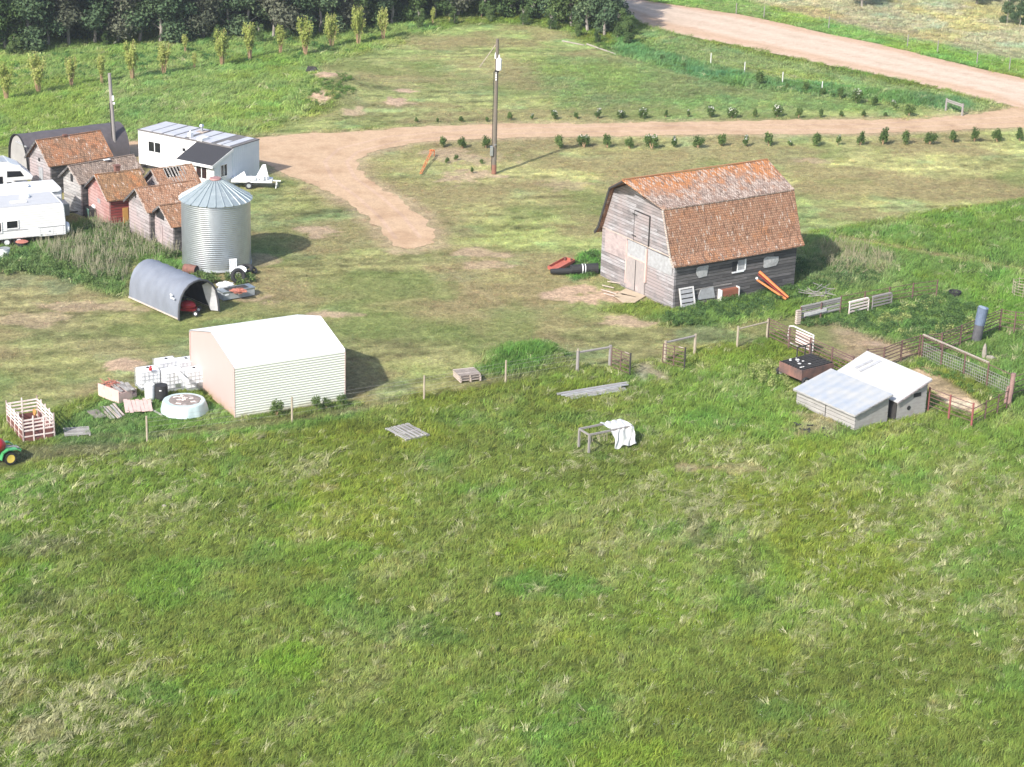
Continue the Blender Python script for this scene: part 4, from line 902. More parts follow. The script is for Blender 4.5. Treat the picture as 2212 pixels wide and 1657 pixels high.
def tent():
    t = thing('fabric_shelter', 'grey tarp tunnel shelter with a red machine in its mouth, beside the grain bin', 'shelter', (-20.29,125.22,0), math.radians(43))
    w, Lt, h = 2.95, 5.45, 2.25; foot(-20.29,125.22,math.radians(43),w,Lt,.0)
    prof = [(0,0),(.02,.55),(.08,1.0),(.22,1.42),(.45,1.78),(.8,2.07),(1.15,2.2),(1.475,h),(1.8,2.2),(2.15,2.07),(2.5,1.78),(2.73,1.42),(2.87,1.0),(2.93,.55),(2.95,0)]
    rr = random.Random(5); V = []; n = len(prof); K = 28
    for k in range(K+1):
        y = Lt*k/K; sag = .035*abs(math.sin(PI*k/7)); 
        for i, (x, z) in enumerate(prof):
            wob = (.03*math.sin(k*1.7+i*.8) + rr.uniform(-.014,.014)) * (1 if 0 < i < n-1 else 0)
            d = Vector((x-w/2, z-1.0)).normalized() if z > 0 else Vector((0,0))
            V.append((x+d.x*(wob-sag), y, z+d.y*(wob-sag)))
    F = [(k*n+i, k*n+i+1, (k+1)*n+i+1, (k+1)*n+i) for k in range(K) for i in range(n-1)]
    MB().add(V, F).build('cover', MT['tent'], t, smooth=True)
    V2 = [(w/2+(x-w/2)*.975, y, z*.975) for x, y, z in V]; MB().add(V2[:n*(K+1)], F).build('lining', MT['tentin'], t, smooth=True)
    MB().prism([(x*.97+.04, Lt-.1, z*.97) for x, z in prof], (0,.04,0)).build('back_wall', MT['tent'], t)
    hoop = MB()
    for a, b in zip(prof[:-1], prof[1:]): hoop.tube((a[0],-.02,a[1]),(b[0],-.02,b[1]),.07)
    hoop.build('front_hem', MT['charcloth'], t)
    fl = MB().add([(0,-.05,0),(.02,-.05,1.2),(.35,-.12,.1),(.25,-.05,1.6),(.6,.0,1.95),(.5,-.15,.05)],[(0,1,3,2),(2,3,4,5)]) if 0 else None
    cur = MB(); P = [(2.93,.0,0),(2.9,.0,1.0),(2.6,.0,1.65),(2.2,.02,2.0),(2.1,.5,1.7),(2.35,.5,.8),(2.6,.35,.02)]
    cur.add(P, [(0,1,5,6),(1,2,4,5),(2,3,4)]); cur.build('door_flap', MT['flap'], t, label='pale inside of the door flap')
    sk = MB().tube((0,.05,.06),(0,Lt,.06),.05).tube((w,.05,.06),(w,Lt,.06),.05); sk.build('ground_rail', MT['pale_plank'], t)
    lg = MB()
    # small printed mark on the side: two short white bars
    lg.box((-.02+.03,.75,1.42),(.02,.22,.1)).box((.0,.62,1.24),(.02,.42,.09)); lg.build('printed_mark', MT['whitepl'], t)
    # red machine inside
    R = (Matrix.Rotation(math.radians(43),3,'Z') @ Vector((1.15,.75,0))) + Vector((-20.29,125.22,0))
    m = thing('ride_on_mower', 'red ride-on mower parked in the mouth of the grey tarp shelter', 'mower', R, math.radians(-5))
    MB().blob((0,0,.55),(.55,.38,.28),3,.04).build('hood', MT['red'], m, smooth=True)
    MB().box((-.1,0,.3),(1.3,.55,.14)).build('chassis', MT['red'], m)
    MB().box((-.62,0,.62),(.4,.5,.12)).box((-.82,0,.8),(.1,.5,.4)).build('seat', MT['black'], m)
    for (x, y, r) in ((.62,-.42,.17),(.62,.42,.17),(-.6,-.42,.26),(-.6,.42,.26)):
        w_ = MB().lathe([(r*.5,-.08),(r,-.07),(r,.07),(r*.5,.08)],18,(x,y,r),'Y'); o = w_.build('wheel', MT['black'], m, smooth=False)
        MB().lathe([(r*.52,-.085),(r*.52,.085)],14,(x,y,r),'Y').build('rim', MT['whitepl'], o)
    MB().tube((.1,0,.7),(-.15,0,.98),.02).lathe([(.14,0),(.17,.02),(.14,.04)],14,(-.15,0,.97)).build('steering_wheel', MT['black'], m)
MT['flap'] = plain('pale_flap', (.55,.54,.55), (.4,.4,.43), rough=.6, sc=3)
MT['charcloth'] = plain('dark_hem', (.06,.062,.07), (.04,.042,.05), rough=.7, sc=5)

def shacks():
    s = thing('low_shelter', 'front low animal shelter with a pale ribbed single-slope roof and white board walls', 'animal shelter', (18.63,110.51,0), math.radians(36.8), 'low animal shelters')
    A, B, h0, h1 = 2.51, 4.59, .84, 1.42; foot(18.63,110.51,math.radians(36.8),A,B)
    MB().bx((0,.0,-.1),(.06,B,h0)).build('front_wall', MT['shack_w'], s); MB().bx((A-.06,0,-.1),(A,B,h1)).build('back_wall', MT['shack_w'], s)
    for y in (0,B-.06): MB().prism([(.06,y,-.1),(A-.06,y,-.1),(A-.06,y,h1),(.06,y,h0)], (0,.06,0)).build('side_wall', MT['shack_s'], s)
    MB().bx((-.02,2.25,0),(-.001,2.29,h0-.05)).build('wall_joint', MT['charred'], s)
    MB().prism([(-.18,-.14,h0+.0),(A+.12,-.14,h1+.07),(A+.12,B+.12,h1+.07),(-.18,B+.12,h0+.0)], (0,0,.05)).build('roof', MT['ribroof'], s)
    MB().beam((-.18,-.15,h0-.03),(-.18,B+.13,h0-.03),.03,.09).beam((-.18,-.15,h0-.02),(A+.12,-.15,h1+.05),.03,.07).build('fascia', MT['grey_boards2'], s)
    s = thing('low_shelter', 'rear low animal shelter with a plain white roof and a black round wall hole', 'animal shelter', (21.1,112.15,0), math.radians(34.5), 'low animal shelters')
    A, B, h0, h1 = 2.25, 5.0, .98, 1.86; foot(21.1,112.15,math.radians(34.5),A,B)
    MB().bx((0,.0,-.1),(.06,B,h0)).build('front_wall', MT['charred'], s); MB().bx((A-.06,0,-.1),(A,B,h1)).build('back_wall', MT['shack_w'], s)
    for y in (0,B-.06): MB().prism([(.06,y,-.1),(A-.06,y,-.1),(A-.06,y,h1),(.06,y,h0)], (0,.06,0)).build('side_wall', MT['shack_s'], s)
    MB().bx((1.25,-.02,1.05),(1.8,.0,1.28)).build('opening', MT['black'], s, label='black slot opening'); MB().lathe([(0,-.025),(.13,-.024),(.13,.0)],16,(.95,0,.5),'Y').build('opening', MT['black'], s, label='black round opening')
    MB().prism([(-.1,-.14,h0+.04),(A+.15,-.14,h1+.09),(A+.15,B+.12,h1+.09),(-.1,B+.12,h0+.04)], (0,0,.045)).build('roof', MT['plainroof'], s)
    MB().beam((-.1,-.15,h0+.0),(A+.15,-.15,h1+.05),.03,.08).build('fascia', MT['grey_boards'], s)
    bd = MB()
    for (a, b_, y) in ((.9,1.9,4.35),(.8,2.1,3.9)):
        z = lambda x: h0+.09+(h1+.05-h0)*(x+.1)/(A+.25)+.03
        bd.beam((a,y,z(a)),(b_,y-.25,z(b_)),.2,.05)
    tag(bd.build('loose_boards', MT['sheetgrey'], None, loc=(21.1,112.15,0), rz=math.radians(34.5)), 'two grey boards lying on the plain white roof of the rear animal shelter', 'boards')
MT['shack_w'] = siding('whitewashed_boards', [(.33,.32,.31),(.38,.365,.35),(.3,.29,.28)], .22, .05, grain=.5)
MT['shack_s'] = plain('grey_plywood', (.38,.365,.35), (.27,.255,.25), sc=2.2, stretch=(1,1,3), dirt=(.3,.27,.25), dirt_amt=.3)
MT['ribroof'] = metal_sheet('ribbed_pale_roof', (.32,.355,.41), .5, .1, .62, 'u', .7, (.42,.42,.41))
MT['plainroof'] = plain('white_roof_panel', (.47,.47,.47), (.43,.43,.43), rough=.5, sc=1, bmp=.02)
# ------------------------------------------------------------------ vehicles
def wheel(parent, c, r, w, rimm, axis='Y', rr=.55, tyre=None):
    o = MB().lathe([(r*rr,-w/2),(r*.93,-w/2),(r,-w*.35),(r,w*.35),(r*.93,w/2),(r*rr,w/2)],20,c,axis,ring=True).build('wheel', tyre or MT['black'], parent)
    k = w*.42
    MB().lathe([(0,-k),(r*rr+.005,-k-.01),(r*rr+.005,k+.01),(0,k)],16,c,axis).build('rim', rimm, o); return o
def campers():
    # near travel trailer: local x to the right, y away from the camera
    yw = math.radians(26); o = Vector((-30.2,140.75,0)); Lr, Wr, hr = 7.6, 3.0, 2.72
    c = o - Vector((math.cos(yw),math.sin(yw),0))*Lr; foot(c.x,c.y,yw,Lr,Wr,-.1)
    t = thing('travel_trailer', 'near white travel trailer with two dark side windows and a roof dome', 'camper', c, yw, 'white campers')
    body = [(0,.55),(Lr-1.9,.55),(Lr-1.8,.5),(Lr,.5),(Lr,1.4),(Lr-.05,2.4),(Lr-.14,hr),(0,hr)]
    MB().prism([(x,0,z) for x, z in body], (0,Wr,0)).build('body', MT['rv_side'], t, bevel=.05)
    MB().bx((0,.04,hr),(Lr-.32,Wr-.04,hr+.035)).build('roof', MT['rv_roof'], t)
    for cx, cz, w, h in ((Lr-5.0,1.42,1.3,.65),(Lr-3.6,1.55,.72,.48)):
        win_part(t, (cx,0,cz), (w,h), 'y', MT['white_paint'], MT['dark_glass'], 1)
    st = MB().bx((0,-.02,1.12),(Lr-2.6,-.001,1.17)).bx((Lr-1.9,-.02,1.14),(Lr-.1,-.001,1.19)); st.build('trim_stripe', MT['sheetgrey'], t)
    lo = MB().bx((Lr-2.35,-.015,.6),(Lr-1.75,-.001,1.1)).bx((Lr-1.35,-.018,.66),(Lr-.9,-.001,1.05)).bx((Lr-.6,-.015,.6),(Lr-.2,-.001,1.1)); lo.build('hatch', MT['white_paint'], t)
    MB().bx((Lr-1.2,-.03,.8),(Lr-1.05,-.02,.9)).bx((Lr-1.75,-.03,.62),(Lr-1.65,-.02,.72)).build('vent', MT['greybox'], t)
    MB().box((Lr-6.1,Wr*.55,hr+.2),(1.0,.75,.32)).build('air_conditioner', MT['white_paint'], t, bevel=.08)
    MB().lathe([(.36,0),(.36,.12),(.28,.24),(0,.3)],18,(Lr-2.2,Wr*.68,hr)).build('roof_dome', MT['white_paint'], t, smooth=True)
    MB().box((Lr-2.9,Wr*.3,hr+.09),(1.1,.4,.1)).build('roof_vent', MT['white_paint'], t, bevel=.03)
    MB().lathe([(.0,-.12),(.34,-.12),(.4,0),(.34,.12),(0,.14)],20,(Lr+.18,.5,.85),'X').build('tyre_cover', MT['whitepl'], t, smooth=True)
    for x in (Lr-4.0,Lr-3.2): wheel(t,(x,.18,.33),.33,.2,MT['whitepl'])
    # second trailer right behind it
    o2 = Vector((-31.08,143.98,0)); L2, W2, h2 = 6.5, 2.35, 2.8
    c2 = o2 - Vector((math.cos(yw),math.sin(yw),0))*L2; foot(c2.x,c2.y,yw,L2,W2,-.1)
    t = thing('travel_trailer', 'taller white travel trailer parked right behind the near one, its bare roof showing', 'camper', c2, yw, 'white campers')
    MB().bx((0,0,.5),(L2,W2,h2)).build('body', MT['rv_side'], t, bevel=.06)
    MB().bx((0,.05,h2),(L2-.05,W2-.05,h2+.03)).build('roof', MT['white_paint'], t)
    MB().tube((0,-.08,h2-.12),(L2-.2,-.08,h2-.12),.09).build('awning_roll', MT['white_paint'], t)
    MB().box((L2-2.6,W2*.5,h2+.16),(1.15,.8,.24)).build('air_conditioner', MT['white_paint'], t, bevel=.08)
    for x in (1.8,2.7): wheel(t,(x,.2,.33),.33,.2,MT['whitepl'])
    # cab-over camper
    yw3 = math.radians(24); n = G(71,391,1.45); Lc = 6.0; Wc = 2.2
    c3 = Vector((n.x,n.y,0)) - Vector((math.cos(yw3),math.sin(yw3),0))*Lc
    t = thing('motorhome', 'white cab-over motorhome with black windows, behind the travel trailers at the left edge', 'camper', c3, yw3, 'white campers')
    P = [(0,.5),(Lc-1.8,.5),(Lc-1.6,.5),(Lc-.1,.55),(Lc-.0,1.0),(Lc-.9,1.15),(Lc-1.35,1.55),(Lc-.05,1.55),(Lc+.05,1.8),(Lc-.7,2.45),(Lc-1.6,2.9),(0,2.95)]
    MB().prism([(x,0,z) for x, z in P], (0,Wc,0)).build('body', MT['white_paint'], t, bevel=.04)
    w = MB().prism([(Lc-1.8,-.012,1.85),(Lc-.6,-.012,1.85),(Lc-.85,-.012,2.25),(Lc-1.8,-.012,2.3)], (0,.01,0)); w.build('window', MT['dark_glass'], t, label='black slanted cab-over window')
    w = MB().prism([(Lc-1.85,-.012,1.2),(Lc-1.42,-.012,1.2),(Lc-1.5,-.012,1.5),(Lc-1.85,-.012,1.5)], (0,.01,0)); w.build('window', MT['dark_glass'], t)
    w = MB().prism([(Lc-3.0,-.012,1.2),(Lc-2.1,-.012,1.2),(Lc-2.1,-.012,1.95),(Lc-3.0,-.012,1.95)], (0,.01,0)); w.build('window', MT['dark_glass'], t)
    MB().prism([(Lc-3.4,.3,2.965),(Lc-1.7,.3,2.93),(Lc-1.7,Wc-.3,2.93),(Lc-3.4,Wc-.3,2.965)], (0,0,.02)).build('roof_panel', MT['ribroof'], t)
    MB().beam((Lc-2.6,.2,3.02),(Lc-.8,.2,2.55),.12,.08).build('roof_rail', MT['white_paint'], t)
    for x in (1.3,Lc-1.1): wheel(t,(x,.15,.38),.38,.22,MT['whitepl'])
    # small cargo trailer between camper and granary
    p = G(158,474); t = thing('cargo_trailer', 'small grey cargo trailer with a hitch, between the travel trailer and the granaries', 'trailer', p, yw)
    MB().bx((-1.5,0,.3),(-.2,1.2,1.15)).build('body', MT['galv'], t, bevel=.05); MB().tube((-.2,.6,.35),(.5,.6,.35),.05).build('hitch', MT['black'], t); wheel(t,(-.85,-.05,.26),.26,.14,MT['whitepl'])
    p = G(172,452); t = thing('hand_cart', 'rusty hooped frame with a pale cloth, standing against the second granary', 'frame', p, yw)
    mb = MB(); Q = [Vector((-.4,0,0)),Vector((-.35,0,.7)),Vector((0,0,1.0)),Vector((.35,0,.7)),Vector((.4,0,0))]; mb.path(Q,.03); mb.path([q+Vector((0,.4,0)) for q in Q],.03); mb.build('hoop', MT['rust'], t)
    MB().box((0,.2,.45),(.6,.3,.5)).build('cloth', MT['sheetgrey'], t)

def utility_trailer():
    p = G(545,404); t = thing('loaded_trailer', 'white flat trailer loaded with white panels, at the pale blue end of the mobile home', 'trailer', p, math.radians(2))
    MB().box((0,0,.55),(3.0,1.3,.14)).build('deck', MT['white_paint'], t, bevel=.03)
    l = MB().prism([(-1.45,-.3,.62),(-.3,-.3,.62),(-.55,-.3,1.25)], (0,.12,0)).prism([(.2,-.1,.62),(1.25,-.1,.62),(1.0,-.1,1.75),(.75,-.1,1.7)], (0,.14,0)); l.build('folded_panel', MT['white_paint'], t)
    k = MB()
    for i in range(7): k.box((-.3+.22*i,-.2+random.uniform(-.3,.3),.72+random.uniform(0,.15)),(.3,.4,.22),random.uniform(0,1))
    k.build('load', MT['whitepl'], t)
    MB().tube((1.5,0,.52),(2.1,0,.5),.05).tube((1.8,-.1,.5),(1.75,-.3,0),.035).tube((1.8,.1,.5),(1.85,.3,0),.035).build('drawbar', MT['white_paint'], t)
    for y in (-.62,.62): wheel(t,(-.2,y,.28),.28,.18,MT['greybox'])

def tractor():
    p = G(22,1003); yw = math.radians(35); t = thing('garden_tractor', 'green and red garden tractor with a yellow wheel at the left edge of the photo', 'tractor', p, yw)
    foot(p.x-1.2,p.y-.9,0,2.0,1.6,0)
    wheel(t,(0,0,.34),.34,.26,MT['yellow'],rr=.66); wheel(t,(0,1.0,.34),.34,.26,MT['yellow'],rr=.66)
    wheel(t,(-1.5,.1,.24),.24,.18,MT['yellow'],rr=.6); wheel(t,(-1.5,.9,.24),.24,.18,MT['yellow'],rr=.6)
    f = MB()
    for y in (-.02,1.02):
        Q = [(-.5,y,.35),(-.38,y,.72),(-.1,y,.84),(.35,y,.8),(.55,y,.66)]
        for a, b in zip(Q[:-1], Q[1:]): f.beam(a,b,.3,.05)
    f.build('mudguard', MT['green'], t, label='light green wheel guard')
    MB().box((-.2,.5,.5),(1.0,.6,.24)).box((.62,.5,.6),(.2,.7,.1)).build('body', MT['green'], t, bevel=.03)
    MB().blob((-.6,.35,1.0),(.55,.42,.42),8,.03).build('red_cowl', MT['red'], t, smooth=True)
    MB().box((-1.45,.5,.62),(.9,.5,.45)).build('hood', MT['green'], t, bevel=.06)
    MB().box((-.75,.5,1.2),(.4,.4,.12)).box((-.55,.5,1.4),(.1,.4,.4)).build('seat', MT['black'], t, bevel=.03)
    MB().beam((-.25,.2,.95),(.6,.25,.72),.16,.05).beam((-.25,.4,.95),(.6,.45,.72),.12,.05).build('tray_boards', MT['old_plank'], t)

def stock_rack():
    """livestock rack, measured from its base corners"""
    A = G(51,956); Cq = G(5,931)
    p = A; v = (G(118,945)-A); yw = math.atan2(v.y, v.x)
    w = v.length; Lr = 2.75; h = 1.28
    t = thing('stock_rack', 'pinkish white slatted livestock rack box with dark red floor, left of the junk pile', 'livestock rack', p, yw); foot(p.x,p.y,yw,w,Lr,0)
    MB().bx((.04,.04,.1),(w-.04,Lr-.04,.16)).build('floor', MT['rackred'], t)
    s = MB()
    for x in (0,w): s.bx((x-.015,.1,.06),(x+.015,Lr-.1,.62))
    s.bx((.1,-.01,.02),(.5,.02,.55)); s.bx((w-.5,-.01,.02),(w-.1,.02,.55)); s.bx((.5,-.01,.02),(w-.5,.02,.16)); s.bx((.1,Lr-.02,.06),(w-.1,Lr+.01,.5))
    s.build('lower_panel', MT['rackred'], t)
    def side(a, b, n):
        mb = MB(); a = Vector(a); b = Vector(b)
        for i in range(n+1):
            q = a.lerp(b, i/n); mb.beam(q+Vector((0,0,0)), q+Vector((0,0,h+.12)), .06, .06)
        for z in (.3,.62,.82,1.02,1.2): mb.beam(a+Vector((0,0,z)), b+Vector((0,0,z)), .03, .075)
        mb.build('slatted_side', MT['rackpaint'], t)
    side((0,0,0),(0,Lr,0),4); side((w,0,0),(w,Lr,0),4); side((0,Lr,0),(w,Lr,0),2); side((0,0,0),(w,0,0),3)
    j = MB().tube((.6,1.5,.35),(1.2,1.9,.5),.1).box((.7,1.0,.25),(.8,.5,.2),.4); j.build('scrap_heap', MT['rust'], t)
    MB().lathe([(.1,-.04),(.18,-.04),(.18,.04),(.1,.04)],14,(1.25,1.95,.8),'X').build('hose_coil', MT['ochre'], t)

# ------------------------------------------------------------------ yard clutter beside the white shed
def totes():
    yw = math.radians(29.6)
    def tote(px, py, label, first=[None]):
        p = G(px, py)
        if first[0] is not None: return dup(first[0], p, yw+random.uniform(-.03,.03), label, 'white liquid totes')
        t = thing('liquid_tote', label, 'tote', p, yw, 'white liquid totes'); first[0] = t
        MB().bx((.03,.03,.14),(1.17,.97,1.1)).lathe([(.12,1.1),(.12,1.15),(0,1.16)],12,(.6,.5,0)).build('tank', MT['whitepl'], t, bevel=.05)
        MB().lathe([(.085,1.15),(.085,1.19),(0,1.195)],12,(.6,.5,0)).build('lid', MT['black'], t)
        c = MB()
        for z in (.2,.42,.64,.86,1.08):
            for a, b in (((0,0,z),(1.2,0,z)),((1.2,0,z),(1.2,1,z)),((1.2,1,z),(0,1,z)),((0,1,z),(0,0,z))): c.tube(a,b,.009,n=4)
        for i in range(6):
            x = 1.2*i/5; c.tube((x,0,.14),(x,0,1.1),.009,n=4); c.tube((x,1,.14),(x,1,1.1),.009,n=4)
        for i in range(1,5):
            y = i/5; c.tube((0,y,.14),(0,y,1.1),.009,n=4); c.tube((1.2,y,.14),(1.2,y,1.1),.009,n=4)
        c.build('cage', MT['sheetgrey'], t)
        pl = MB()
        for y in (.05,.5,.95): pl.bx((.02,y-.05,0),(1.18,y+.05,.1))
        pl.bx((0,0,.1),(1.2,1,.135)); pl.build('pallet_base', MT['greybox'], t); MB().box((.72,-.012,.32),(.3,.02,.22)).build('plate', MT['galv'], t)
        return t
    tote(358,848,'front white liquid tote behind the white round basin, middle of the group'); tote(404,846,'white liquid tote nearest the shed end wall, front row')
    tote(345,826,'white liquid tote in the back row, left of the white plank'); tote(387,825,'white liquid tote in the back row, right of the white plank')
    tote(304,846,'leftmost white liquid tote, with a red cap, behind the pale barrel')
    p = G(320,829,1.2); MB().bx((0,0,0),(.01,.01,.01))
    a = G(369,790,1.22); b = G(404,824,1.22)
    tag(MB().beam(a,b,.26,.05).build('plank', MT['white_paint'], None), 'white plank lying across the tops of the four totes', 'plank')
    c = thing('gas_can', 'small red cap jug on the leftmost tote', 'jug', G(325,800,1.19)); MB().lathe([(.09,0),(.1,.12),(.04,.2),(.04,.25),(0,.26)],12).build('jug', MT['red'], c); MB().tube((0,0,.2),(.12,0,.24),.02).build('spout', MT['red'], c)
    for (px,py,m,l) in ((324,862,'whitepl','pale plastic barrel in front of the leftmost tote'),(349,861,'black','black lidded barrel in front of the totes')):
        c = thing('barrel', l, 'barrel', G(px,py), 0, 'barrels by the totes')
        r = .28 if m == 'whitepl' else .36; hh = .85 if m == 'whitepl' else .78
        MB().lathe([(r*.88,0),(r*.98,.1),(r,.35),(r*.97,.6),(r,.62),(r*.93,hh)],22).build('drum', MT[m], c, smooth=False)
        MB().lathe([(r*.96,hh-.03),(r*.96,hh+.02),(r*.7,hh+.03),(0,hh+.03)],22).build('lid', MT[m], c)
        MB().box((0,-r*.9,hh*.75),(.12,.06,.06)).build('handle', MT['whitepl' if m == 'black' else 'greybox'], c)
    # round basin
    ctr = G(398,887); foot(ctr.x-1.0,ctr.y-1.0,0,2.0,2.0,0)
    t = thing('round_basin', 'pale blue round splash pool frame with murky litter in its sunken top', 'paddling pool', ctr)
    r = 1.28; V = []; n = 48; prof = [(r*1.0,0),(r*.98,.14),(r*.945,.34),(r*.905,.54),(r*.885,.6),(r*.85,.615),(r*.8,.61),(r*.6,.60),(0,.60)]
    mb = MB()
    for q, z in prof:
        for i in range(n):
            a = 2*PI*i/n; k = 1 + (.018*math.sin(a*14) + .014*math.sin(a*9+1)) * (1 if z < .5 and q > r*.85 else .3)
            V.append((q*k*math.cos(a), q*k*math.sin(a), z))
    mb.add(V, [(j*n+i, j*n+(i+1)%n, (j+1)*n+(i+1)%n, (j+1)*n+i) for j in range(len(prof)-1) for i in range(n)])
    mb.build('vinyl_wall', MT['pool'], t, smooth=True)
    MB().lathe([(0,.63),(r*.5,.625),(r*.66,.62),(r*.7,.6)],30,(0.02,.05,0),jit=.06).build('litter', MT['junk'], t)
    k = MB(); rr = random.Random(4)
    for i in range(16): a = rr.uniform(0,6.28); q = rr.uniform(0,.7); k.box((q*math.cos(a),q*math.sin(a),.64),(rr.uniform(.08,.3),rr.uniform(.04,.12),.03),rr.uniform(0,3))
    k.build('scraps', MT['rackpaint'], t)

def junk_pile():
    # open plywood box with planks and tangled red steel
    A = G(257,872); B = G(226,842); C = G(300,858); v = B-A; w = C-A
    yw = math.atan2(w.y,w.x); t = thing('wooden_bin', 'pink painted open plywood bin filled with boards and tangled rusty scrap', 'bin', A, yw); foot(A.x,A.y,yw,1.6,1.9,0)
    Wd, Ld, h = 1.35, 1.75, .72
    b = MB().bx((0,0,0),(.05,Ld,h)).bx((.05,0,0),(Wd-.4,.05,h*.75)); b.build('panel', MT['pinkwood'], t)
    b = MB().bx((Wd-.05,.1,0),(Wd,Ld,h*.7)).bx((.05,Ld-.05,0),(Wd,Ld,h*.8)); b.build('panel', MT['pale_plank'], t)
    MB().bx((.05,.05,.05),(Wd-.05,Ld-.05,.25)).build('base', MT['pinkwood'], t)
    for i, (x0,y0,x1,y1,z) in enumerate(((.3,.1,.55,1.2,.6),(.6,-.1,.85,1.15,.62),(.85,.1,1.2,1.3,.55),(.9,-.15,1.3,.9,.58))):
        tag(MB().beam((x0,y0,z),(x1,y1,z+.06),.2,.04).build('board', MT['old_plank'], t))
    s = MB(); rr = random.Random(9)
    for i in range(26):
        c = Vector((.5+rr.uniform(-.35,.4),1.35+rr.uniform(-.3,.3),.66+rr.uniform(-.1,.18))); d = Vector((rr.uniform(-1,1),rr.uniform(-1,1),rr.uniform(-.4,.4)))*.22; s.tube(c-d,c+d,.025,n=5)
    s.build('tangled_scrap', MT['rust_l'], t)
    # boards panel on the ground
    p = G(298,884); v = G(338,893)-G(303,905); t = thing('fallen_panel', 'pink tinged board panel lying in the grass in front of the pool', 'board panel', p, math.radians(12))
    mb = MB(); rr = random.Random(2)
    for i in range(7): mb.box((-.62+.21*i,rr.uniform(-.08,.08),.2+.02*(i % 2)),(.2,1.5+rr.uniform(-.15,.15),.03),.06+rr.uniform(-.03,.03),('X',.08))
    mb.build('boards', MT['pinkwood'], t); MB().bx((-.6,-.6,.12),(.8,-.5,.17)).bx((-.6,.45,.2),(.8,.55,.24)).beam((.6,-.2,.1),(1.25,-1.2,.05),.1,.05).bx((-.6,-.55,0),(-.5,-.45,.12)).bx((.6,-.55,0),(.7,-.45,.12)).bx((-.6,.45,0),(-.5,.55,.2)).bx((.6,.45,0),(.7,.55,.2)).build('battens', MT['old_plank'], t)
    p = G(243,893); t = thing('plank_bundle', 'grey planks lying loose in the grass, left of the fallen pink panel', 'planks', p, math.radians(-62))
    for i in range(5): MB().box((rr.uniform(-.1,.1),-.35+.18*i,.06+.02*i),(1.9,.13,.04),rr.uniform(-.08,.08)).build('plank', MT['old_plank'] if i % 2 else MT['pale_plank'], t)
    MB().box((-.1,-.85,.06),(1.2,.6,.06),.1).build('weathered_panel', MT['junk'], t)

